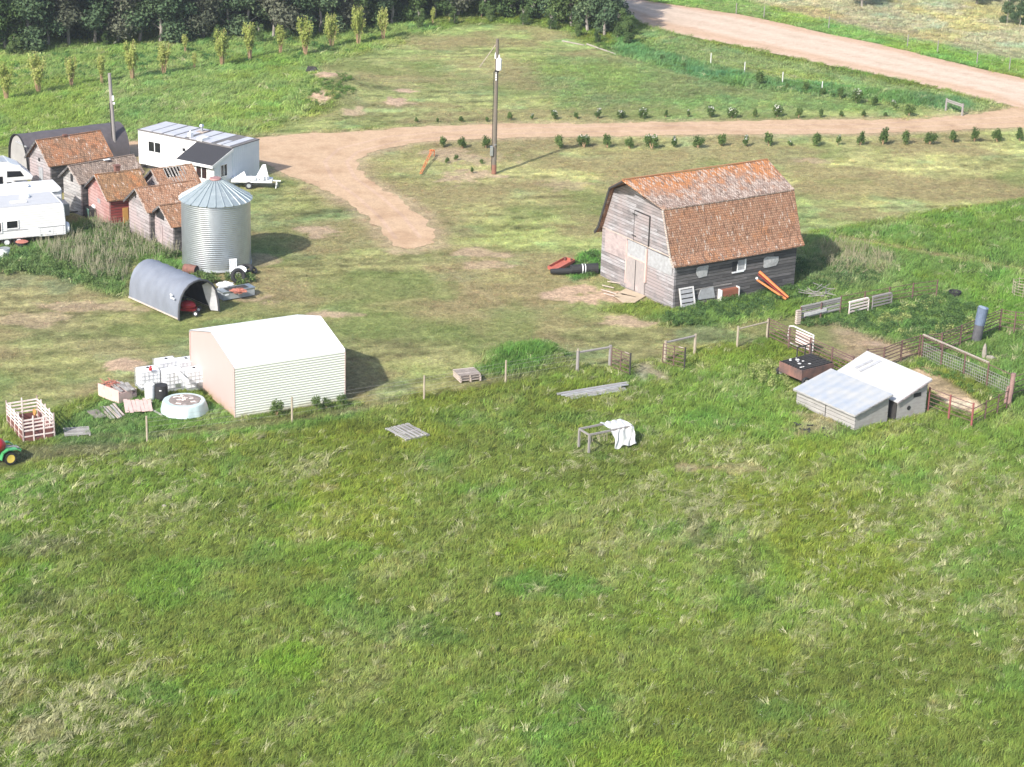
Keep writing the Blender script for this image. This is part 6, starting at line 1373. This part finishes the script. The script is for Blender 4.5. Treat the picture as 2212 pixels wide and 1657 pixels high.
    for (p1,p2,l) in (((1215,88),(1262,98),'left pale log lying along the mown edge below the wood'),((1268,96),(1330,118),'right pale log lying along the mown edge below the wood')):
        a = G(*p1); b = G(*p2); o = MB().tube((a.x,a.y,hz(a.x,a.y)+.08),(b.x,b.y,hz(b.x,b.y)+.08),.09,.06,10).build('log', MT['barkpale'], None); tag(o, l, 'log')
MT['redgrey'] = plain('reddish_post', (.3,.19,.17), (.2,.12,.11), rough=.9, sc=4)
MT['rustgrad'] = plain('rust_and_soot', (.24,.12,.09), (.07,.055,.055), rough=.9, sc=1.6)
MT['steeldark'] = plain('dark_drum', (.11,.11,.12), (.06,.06,.07), rough=.7, sc=4); MT['steelpale'] = plain('pale_drum_mouth', (.35,.42,.5), None, rough=.5)
MT['barkpale'] = plain('bleached_log', (.34,.31,.26), (.24,.21,.18), rough=.9, sc=3)

def poles():
    b = G(1067,373); H = 10.3; t = thing('power_pole', 'tall brown power pole with a white transformer can and a grey meter box', 'power pole', b)
    MB().tube((0,0,-.1),(0,0,.65),.19,.18,14).build('painted_base', MT['polered'], t, label='reddish painted foot of the pole'); MB().tube((0,0,.65),(.0,0,H),.175,.12,14).build('shaft', MT['polew'], t)
    MB().lathe([(.0,0),(.19,0),(.2,.06),(.2,.78),(.21,.8),(.15,.9),(0,.92)],18,(.17,-.25,8.0)).build('transformer', MT['white_paint'], t); MB().tube((.17,-.25,8.9),(.17,-.25,9.15),.05).tube((-.12,-.15,8.85),(-.12,-.15,9.3),.035).box((-.12,-.14,9.0),(.1,.12,.3)).build('insulator', MT['whitepl'], t)
    MB().box((.02,-.15,7.9),(.35,.2,.14)).build('bracket', MT['charred'], t)
    k = MB()
    for i in range(4): k.box((-.03,-.19,7.25+.18*i),(.09,.03,.13))
    k.build('number_tags', MT['whitepl'], t); MB().tube((-.2,-.0,.2),(-.2,0,7.8),.025).build('conduit', MT['black'], t)
    MB().box((-.22,-.22,1.75),(.24,.2,.75)).build('meter_box', MT['galv'], t, bevel=.02); MB().lathe([(.08,0),(.08,.08),(0,.09)],12,(.06,-.22,2.2)).build('meter', MT['galv'], t)
    a = MB().tube((-.03,0,10.0),(-1.3,.6,8.0),.03,n=6); a.build('guy_guard', MT['pale_plank'], t, label='pale guy wire guard slanting from the top')
    b = G(250,345); t = thing('power_pole', 'leaning grey power pole beside the dark arched shelter', 'power pole', b)
    top = Vector((-.25,0,6.7)); MB().tube((0,0,-.1),top,.17,.12,12).build('shaft', MT['polegrey'], t); MB().box(top*.72+Vector((.16,-.1,0)),(.14,.14,.35)).box(top*.66+Vector((.2,-.1,0)),(.14,.12,.14)).build('insulator', MT['whitepl'], t)
    MB().tube(Vector((-.13,-.12,0)),top*.66+Vector((-.14,-.1,0)),.035).build('conduit', MT['charred'], t)

# ------------------------------------------------------------------ vegetation
def leaves(n, blobs, size, seed, up=.3):
    """n small leaf faces spread through blobs (centre, radii)"""
    r = np.random.default_rng(seed); vol = np.array([b[1][0]*b[1][1]*b[1][2] for b in blobs])**.8; ch = r.choice(len(blobs), n, p=vol/vol.sum())
    d = r.normal(size=(n,3)); d /= np.linalg.norm(d, axis=1)[:,None]; rad = r.random(n)**.45
    C = np.array([b[0] for b in blobs])[ch]; R = np.array([b[1] for b in blobs])[ch]
    p = C + d*R*rad[:,None]*(1+.16*r.normal(size=(n,1)))
    nrm = d*.6 + r.normal(size=(n,3))*.6 + np.array([0,0,up]); nrm /= np.linalg.norm(nrm, axis=1)[:,None]
    a = np.cross(nrm, r.normal(size=(n,3))); a /= np.linalg.norm(a, axis=1)[:,None]; b = np.cross(nrm, a)
    s = size*r.uniform(.6,1.4,(n,1)); p[:,2] = np.maximum(p[:,2], .06)
    V = np.stack([p-a*s, p-b*s*.55, p+a*s, p+b*s*.55], 1).reshape(-1,3)
    return V, np.arange(n*4).reshape(n,4)
def leafmesh(name, V, F, m):
    me = bpy.data.meshes.new(name); me.from_pydata(V.tolist(), [], F.tolist()); me.materials.append(m); return me
def treeproto(name, label, cat, group, h, cr, n, size, leafm, barkm, seed, low=.12, tr=.16):
    r = random.Random(seed); t = thing(name, label, cat, (0,-500,0), 0, group)
    tk = MB(); P = [Vector((0,0,-.2))]
    for i in range(5): P.append(P[-1] + Vector((r.uniform(-.25,.25), r.uniform(-.2,.2), h*.17)))
    for i in range(5): tk.tube(P[i], P[i+1], tr*(1-i*.15), tr*(1-(i+1)*.15), 8)
    bl = []
    for i in range(11):
        z = h*(low + (1-low)*((i+.5)/11)); w = cr*(.55+.75*math.sin(PI*min(1,(z/h)*.85+.12)))*r.uniform(.5,.8); a = r.uniform(0,6.28); q = cr*r.uniform(.15,.65)
        c = Vector((q*math.cos(a), q*math.sin(a), z)); bl.append((tuple(c), (w*.62, w*.62, w*.48)))
        j = min(4, int(z/h/.17)); tk.tube(P[j], c, tr*.35, tr*.12, 5)
    tk.build('trunk', barkm, t)
    V, F = leaves(n, bl, size, seed); me = leafmesh('crown', V, F, leafm)
    o = bpy.data.objects.new('crown', me); COL.objects.link(o); o.parent = t; return t
def ordn(i): return ['first','second','third','fourth','fifth','sixth','seventh','eighth','ninth','tenth','eleventh','twelfth','thirteenth','fourteenth','fifteenth','sixteenth','seventeenth','eighteenth','nineteenth','twentieth','twenty-first','twenty-second','twenty-third','twenty-fourth','twenty-fifth'][i]

def woods():
    grp = 'trees of the wood along the top of the photo'
    pr = [treeproto('wood_tree', 'x', 'tree', grp, 9.0, 2.6, 5200, .17, MT['leaf_dark'], MT['bark'], 1, .06), treeproto('wood_tree', 'x', 'tree', grp, 8.0, 2.3, 4600, .16, MT['leaf_dark'], MT['bark'], 2, .16),
          treeproto('wood_tree', 'x', 'tree', grp, 8.5, 2.5, 4200, .17, MT['leaf_grey'], MT['bark'], 3, .2), treeproto('wood_tree', 'x', 'tree', grp, 6.5, 2.2, 4600, .15, MT['leaf_mid'], MT['bark'], 4, .04)]
    used = [0]*4
    def put(px, py, k, label, s=1.0, push=0):
        p = G(px, py); p.y += push; z = hz(p.x,p.y)-.05 if p.y < 249 else 0
        a = random.uniform(0,6.28); sc = (s*random.uniform(.9,1.1),)*2+(s*random.uniform(.9,1.12),)
        if not used[k]: used[k] = 1; o = pr[k]; o.location = (p.x,p.y,z); o.rotation_euler.z = a; o.scale = sc; o['label'] = label
        else: dup(pr[k], (p.x,p.y,z), a, label, grp, sc)
    front = [(-40,112),(15,108),(62,104),(105,98),(150,96),(205,92),(255,90),(300,88),(345,90),(395,86),(440,82),(490,78),(540,76),(590,80),(640,72),(690,70),(740,62),(790,56),(845,50),(890,44),(940,36),(990,34),(1045,34),(1100,34),(1150,38),(1195,48),(1235,56),(1270,66),(1305,76)]
    kinds = [0,3,0,1,2,0,2,1,0,1,2,0,0,2,0,0,2,3,0,3,3,2,3,3,3,1,3,1,0]
    nm = ['dark green','dark green','grey brown leaved','mid green']
    for i, (x, y) in enumerate(front):
        side = 'from the left end' if i < 15 else 'from the road end'
        put(x, y, kinds[i], '%s tree in the front row of the wood, %s %s' % (nm[kinds[i]], ordn(i) if i < 15 else ordn(28-i), side), 1.0)
    lab = 'dense dark tree standing behind the front row of the wood'
    for row, push in ((0,5),(1,10)):
        for i, (x, y) in enumerate(front):
            if i % 1 == 0: put(x+random.uniform(-20,20), y, random.choice([0,0,1,2]), lab, 1.05, push+random.uniform(-1,1))
    # low bushes at the wood's right end
    put(1358, 96, 3, 'rounded green bush closing the right end of the wood', .42); put(1335, 82, 3, 'rounded dark bush just left of the end bush of the wood', .5)
    # understory along the edge
    for i, (x, y) in enumerate(((30,118),(85,112),(230,98),(365,92),(470,92),(560,92),(618,88),(712,84),(820,66),(905,60),(980,52),(1060,46),(1130,52),(1190,62),(1250,78),(1290,92),(770,74),(660,86))):
        put(x, y, 3, 'low bushy undergrowth sapling at the foot of the wood edge', random.uniform(.18,.34))
    # trees beyond the gravel road
    for (x, y, s, k, l) in ((1862,14,.8,2,'tree beyond the road whose pale trunk foot shows at the top of the photo'),(2110,8,.75,1,'tree at the very top right, left of the dark bush'),(2060,-6,.6,0,'small dark tree cut by the top edge, between the pale trunk and the dark bush')): put(x, y, k, l, s)
    put(2176, 50, 0, 'big dark green bush in the top right corner beyond the road', .42); put(2202, 54, 0, 'dark bush at the right edge, touching the big corner bush', .4)

def shrubs():
    # three kinds of garden shrub
    def proto(seed, w, h, n, bl, blossom):
        r = random.Random(seed); t = thing('shrub', 'x', 'shrub', (0,-500,0), 0, 'x'); bb = []
        for i in range(6): a = r.uniform(0,6.28); q = w*r.uniform(.1,.5); bb.append(((q*math.cos(a),q*math.sin(a),h*r.uniform(.3,.75)),(w*.42,w*.42,h*.28)))
        st = MB()
        for b in bb: st.tube((0,0,0), b[0], .025, .012, 5)
        st.build('stems', MT['twig'], t); V, F = leaves(n, bb, .055, seed); o = bpy.data.objects.new('foliage', leafmesh('foliage', V, F, MT['leaf_shrub'])); COL.objects.link(o); o.parent = t
        if blossom: 
            V, F = leaves(blossom, [((b[0][0],b[0][1],b[0][2]+h*.18),(b[1][0]*.8,b[1][1]*.8,b[1][2]*.5)) for b in bb], .05, seed+5); o = bpy.data.objects.new('blossom', leafmesh('blossom', V, F, MT['blossom'])); COL.objects.link(o); o.parent = t
        return t
    pr = [proto(1,.5,1.0,900,0,0), proto(2,.55,.95,1000,0,60), proto(3,.38,.95,650,0,0), proto(4,.42,.8,650,0,35)]; used = [0]*4
    def put(px, py, k, label, grp, s):
        p = G(px, py); z = hz(p.x,p.y); a = random.uniform(0,6.28)
        if not used[k]: used[k] = 1; o = pr[k]; o.location = (p.x,p.y,z); o.rotation_euler.z = a; o.scale = (s,)*3; tag(o, label, 'shrub', grp)
        else: dup(pr[k], (p.x,p.y,z), a, label, grp, (s*random.uniform(.8,1.2),s*random.uniform(.8,1.2),s*random.uniform(.8,1.25)))
    lowr = [(957,316,2,.9),(999,318,0,.85),(1050,318,0,1.15),(1207,319,0,1),(1262,317,1,1.1),(1312,318,2,.95),(1360,320,0,1.05),(1408,320,1,1.1),(1458,318,3,1.1),(1508,319,0,1.1),(1558,316,2,1.1),(1612,317,3,1.05),(1661,315,2,1.2),(1708,316,3,.7),(1762,316,0,1.1),(1809,315,3,1.0),(1858,314,2,1.15),(1907,312,2,1.3),(1955,312,0,1.0),(2009,311,0,1.1),(2059,307,2,1.2),(2105,306,0,1.0),(2154,305,0,1.0),(2203,303,2,1.15)]
    g1 = 'shrubs in the row on the near side of the driveway'
    for i, (x, y, k, s) in enumerate(lowr):
        d = ('%s from the left' % ordn(i)) if i < 3 else ('%s right of the tall pole' % ordn(i-3))
        put(x, y, k, '%s shrub below the driveway, %s' % (['leafy green','pale flowering','slender green','small blossoming'][k], d), g1, s*1.12)
    up = [(900,262,2,.5),(945,262,2,.45),(997,262,2,.6),(1052,262,2,.5),(1102,258,2,.7),(1150,257,3,.7),(1197,257,1,.95),(1245,255,2,.75),(1292,256,3,1.0),(1340,254,1,.95),(1388,254,1,1.0),(1438,252,2,.65),(1486,251,3,.8),(1534,252,1,.95),(1580,254,1,1.0),(1630,253,2,.7),(1678,252,1,.95),(1725,254,0,.8),(1773,253,0,.75),(1818,251,2,.65),(1866,252,0,.6),(1912,251,2,.55),(1964,250,0,1.2)]
    g2 = 'shrubs in the row on the far side of the driveway'
    for i, (x, y, k, s) in enumerate(up):
        put(x, y, k, '%s shrub in the row above the driveway, %s' % (['leafy green','white flowering','small green','blossoming'][k], ('%s from its left end' % ordn(i)) if i < 12 else ('%s from its right end' % ordn(22-i))), g2, s*1.1)
    dg = [(1640,184,1.5,0),(1740,196,.8,0),(1776,205,.9,0),(1815,212,1.0,0),(1850,222,1.3,1),(1888,228,.9,0),(1932,235,1.0,3),(1478,148,.7,0),(1430,132,.7,0),(1700,190,.7,0)]
    for i, (x, y, s, k) in enumerate(sorted(dg)): put(x, y, k, '%s shrub in the slanting row beside the gravel road, %s from its upper end' % ('flowering' if k else 'green', ordn(i)), 'shrubs in the slanting row beside the gravel road', s)
    for i, (x, y, s, l) in enumerate(((985,345,.45,'tiny'),(1020,372,.5,'tiny'),(965,352,.5,'tiny'),(1040,352,.45,'tiny'))): put(x, y, 0, ['tiny dark shrub in the bare patch, nearest the driveway','tiny shrub in the bare patch, nearest the tall pole foot','tiny shrub at the left of the bare patch, by the orange rail','tiny shrub in the bare patch, just left of the pole'][i], 'tiny shrubs in the bare patch left of the tall pole', s)
    for i, (x, y, s, l) in enumerate(((597,897,.9,'leafy bush against the ribbed shed wall, left of the fence post'),(684,885,.75,'dark weed bush against the ribbed shed wall, right of the fence post'),(705,880,.75,'second dark weed bush against the ribbed shed wall'),(740,873,.8,'yellow green bush at the right corner of the ribbed shed'))): put(x, y, 0, l, 'weed bushes along the shed wall', s)

def poplars():
    grp = 'young poplars in the upper left meadow'
    def proto(seed, h, w):
        r = random.Random(seed); t = thing('young_poplar', 'x', 'tree', (0,-500,0), 0, grp); st = MB(); bb = []
        for i in range(18):
            a = r.uniform(0,6.28); q = w*r.uniform(.2,1.15); hh = h*r.uniform(.6,1); p0 = (.12*math.cos(a),.12*math.sin(a),0); p1 = (q*.6*math.cos(a),q*.6*math.sin(a),hh*.55); p2 = (q*math.cos(a),q*math.sin(a),hh)
            st.tube(p0,p1,.03,.022,4,False).tube(p1,p2,.022,.01,4,False); bb.append(((q*.95*math.cos(a),q*.95*math.sin(a),hh*.82),(.24,.24,hh*.24))); bb.append(((q*.7*math.cos(a),q*.7*math.sin(a),hh*.5),(.14,.14,hh*.14)))
        st.build('stems', MT['twig'], t); V, F = leaves(1700, bb, .08, seed); o = bpy.data.objects.new('foliage', leafmesh('foliage', V, F, MT['leaf_poplar'])); COL.objects.link(o); o.parent = t; return t
    pr = [proto(31,2.6,.55), proto(32,2.5,.45), proto(33,2.2,.35)]; used = [0]*3
    # base points
    L_ = [(14,216,0,1.0),(83,202,0,1.15),(154,188,0,.85),(220,180,2,.9),(286,172,0,1.05),(354,162,0,1.05),(420,150,2,.6),(480,142,0,1.1),(540,130,1,1.15),(606,118,2,1.1),(660,118,0,1.2),(716,103,0,1.15),(774,95,0,1.1),(828,85,0,.95),(400,112,2,.7),(935,52,2,.6),(1040,38,2,.55)]
    for i, (x, y, k, s) in enumerate(L_):
        p = G(x, y); z = hz(p.x,p.y); a = random.uniform(0,6.28)
        if i < 14: lab = 'bushy upright young poplar with tan stems, %s from the left in its row' % ordn(i)
        else: lab = ['thin young poplar standing alone above the row, left part of the meadow','small yellow green young poplar at the dome top, in front of the wood','tiny bright poplar beside the wood edge at the dome top'][i-14]
        if not used[k]: used[k] = 1; o = pr[k]; o.location = (p.x,p.y,z); o.rotation_euler.z = a; o.scale = (s*.95,s*.95,s*1.25); o['label'] = lab
        else: dup(pr[k], (p.x,p.y,z), a, lab, grp, (s*.95,s*.95,s*random.uniform(1.1,1.35)))

def weeds():
    """tall weeds and leafy ground cover that nobody could count"""
    def sample(P, dens):
        P = Gn(P); xs_ = [p[0] for p in P]; ys_ = [p[1] for p in P]; n = int(dens*(max(xs_)-min(xs_))*(max(ys_)-min(ys_)))
        x = RNG.uniform(min(xs_), max(xs_), n); y = RNG.uniform(min(ys_), max(ys_), n); k = (sdist(x, y, P)+(fbm(x, y, 1, 3, 5)-.5)*1.5 > 0) & ~infoot(x, y) & (roadmask(x, y) < .3); return x[k], y[k]
    def emit(name, protos, areas, dens, c1, c2, s, hgt, label, lean=.15, clus=.0):
        X = []; Y = []
        for P in areas:
            x, y = sample(P, dens); 
            if clus: k = fbm(x, y, .7, 3, 55) > clus; x, y = x[k], y[k]
            X.append(x); Y.append(y)
        x = np.concatenate(X); y = np.concatenate(Y); n = x.size; f = RNG.random((n,1))*.6+.4*fbm(x, y, .8, 3, 12)[:,None]
        col = np.array(c1)*(1-f)+np.array(c2)*f; sc = RNG.uniform(.7,1.3,n); print(name, n)
        scatter(name, protos, np.c_[x, y, height(x, y)], col, np.c_[RNG.normal(0,lean,n),RNG.normal(0,lean,n),RNG.uniform(0,6.28,n)], np.c_[s*sc, s*sc, hgt*sc], None, label)
    def stalk(seed):
        r = np.random.default_rng(seed); mb = MB()
        for i in range(7):
            a = r.uniform(0,6.28); q = r.uniform(0,.25); l = r.uniform(.05,.35); mb.tube((q*math.cos(a),q*math.sin(a),0),((q+l)*math.cos(a),(q+l)*math.sin(a),r.uniform(.6,1)),.014,.006,4,False)
        me = bpy.data.meshes.new('stalk'); me.from_pydata(mb.v, [], mb.f); return me
    def leafy(seed):
        V, F = leaves(110, [((0,0,.45),(.5,.5,.45)),((.25,.1,.6),(.3,.3,.3))], .085, seed, .6); me = bpy.data.meshes.new('leafy'); me.from_pydata(V.tolist(), [], F.tolist()); return me
    st = [stalk(i) for i in range(4)]; lf = [leafy(i) for i in range(4)]
    leftz = [(80,535),(140,520),(190,490),(262,470),(300,505),(385,530),(388,560),(280,562),(265,610),(180,600),(110,565)]
    emit('dry_weeds', st, [leftz], 4, (.30,.29,.20), (.42,.39,.28), .9, 1.0, 'tall tan dry weed stalks in front of the granaries', .2)
    emit('dry_weeds', st, [[(1760,530),(1850,530),(1935,560),(1920,590),(1800,600)]], 5, (.34,.31,.2), (.42,.38,.26), .8, .75, 'straw coloured tall weeds right of the barn', .35)
    emit('leafy_weeds', lf, [leftz, [(-60,560),(110,540),(180,590),(262,612),(268,640),(110,595),(-60,590)], [(400,575),(470,600),(540,598),(560,610),(480,625),(400,600)]], 4, (.085,.14,.05), (.17,.25,.08), .6, .55, 'dark green leafy weeds around the granaries and the grain bin')
    emit('leafy_weeds', lf, [[(1410,692),(1470,672),(1720,612),(1730,560),(1810,560),(1900,600),(1840,630),(1700,650),(1650,690),(1500,708),(1430,706)], [(1220,590),(1262,550),(1296,545),(1292,600)], [(1730,700),(1860,675),(2040,640),(2110,660),(2110,715),(1985,745),(1900,720),(1800,705)]], 5, (.07,.135,.045), (.12,.205,.065), .55, .42, 'mid green leafy weeds around the barn and behind the corral', .2)
    emit('leafy_weeds', lf, [[(1880,700),(2000,650),(2120,680),(2110,720),(1990,750),(1960,745)], [(1620,770),(1700,790),(1715,850),(1640,830),(1600,800)]], 4, (.24,.30,.09), (.38,.42,.16), .5, .5, 'yellow green flowering weeds in the corral', .2, .5)
    emit('leafy_weeds', lf, [[(1035,803),(1065,768),(1112,748),(1175,745),(1230,772),(1185,795),(1100,812)], [(1990,775),(2050,790),(2170,860),(2150,870),(2050,822),(1990,800)], [(1280,76),(1400,104),(1640,165),(2085,214),(2085,236),(1600,186),(1300,108)], [(650,190),(700,195),(760,180),(770,215),(700,235),(640,235)]], 3.5, (.10,.18,.045), (.16,.27,.07), .5, .3, 'lush dark green clumps on the mounds, by the mesh fence and beside the road', .2)
    emit('leafy_weeds', lf, [[(-60,130),(300,95),(620,85),(820,70),(800,110),(640,130),(350,150),(-60,200)]], .9, (.07,.17,.05), (.11,.24,.07), .7, .4, 'soft green clumps in the upper left meadow', .2, .5)
    fl = [leafy(40+i) for i in range(1)]
    V, F = leaves(4, [((0,0,.3),(.12,.12,.08))], .02, 3, .9); mef = bpy.data.meshes.new('flower'); mef.from_pydata(V.tolist(), [], F.tolist())
    emit('white_flowers', [mef], [[(-80,1100),(700,1000),(1900,1150),(2300,1300),(2300,1720),(-80,1720)]], .8, (.5,.49,.42), (.62,.6,.55), 1, 1, 'tiny white clover flowers dotted through the near field', .1, .48)

def haze():
    m = bpy.data.materials.new('thin_air'); m.use_nodes = True; nt = m.node_tree
    nt.nodes.remove(nt.nodes['Principled BSDF']); v = nt.nodes.new('ShaderNodeVolumePrincipled')
    v.inputs['Color'].default_value = (.86,.92,1,1); v.inputs['Density'].default_value = .00022; v.inputs['Anisotropy'].default_value = .2
    nt.links.new(v.outputs[0], nt.nodes['Material Output'].inputs['Volume'])
    o = MB().bx((-950,-350,-2), (950,1550,46)).build('haze', m); o['kind'] = 'stuff'; o['label'] = 'thin pale summer haze in the air over the farm'
# ------------------------------------------------------------------ build
barn(); metal_shed(); trailer_house(); granaries(); grain_bin(); arch_shelter(); tent(); shacks()
campers(); utility_trailer(); tractor(); stock_rack(); totes(); junk_pile(); field_clutter(); bin_clutter(); barn_clutter()
haze(); fences(); poles(); woods(); shrubs(); poplars(); weeds(); grass()
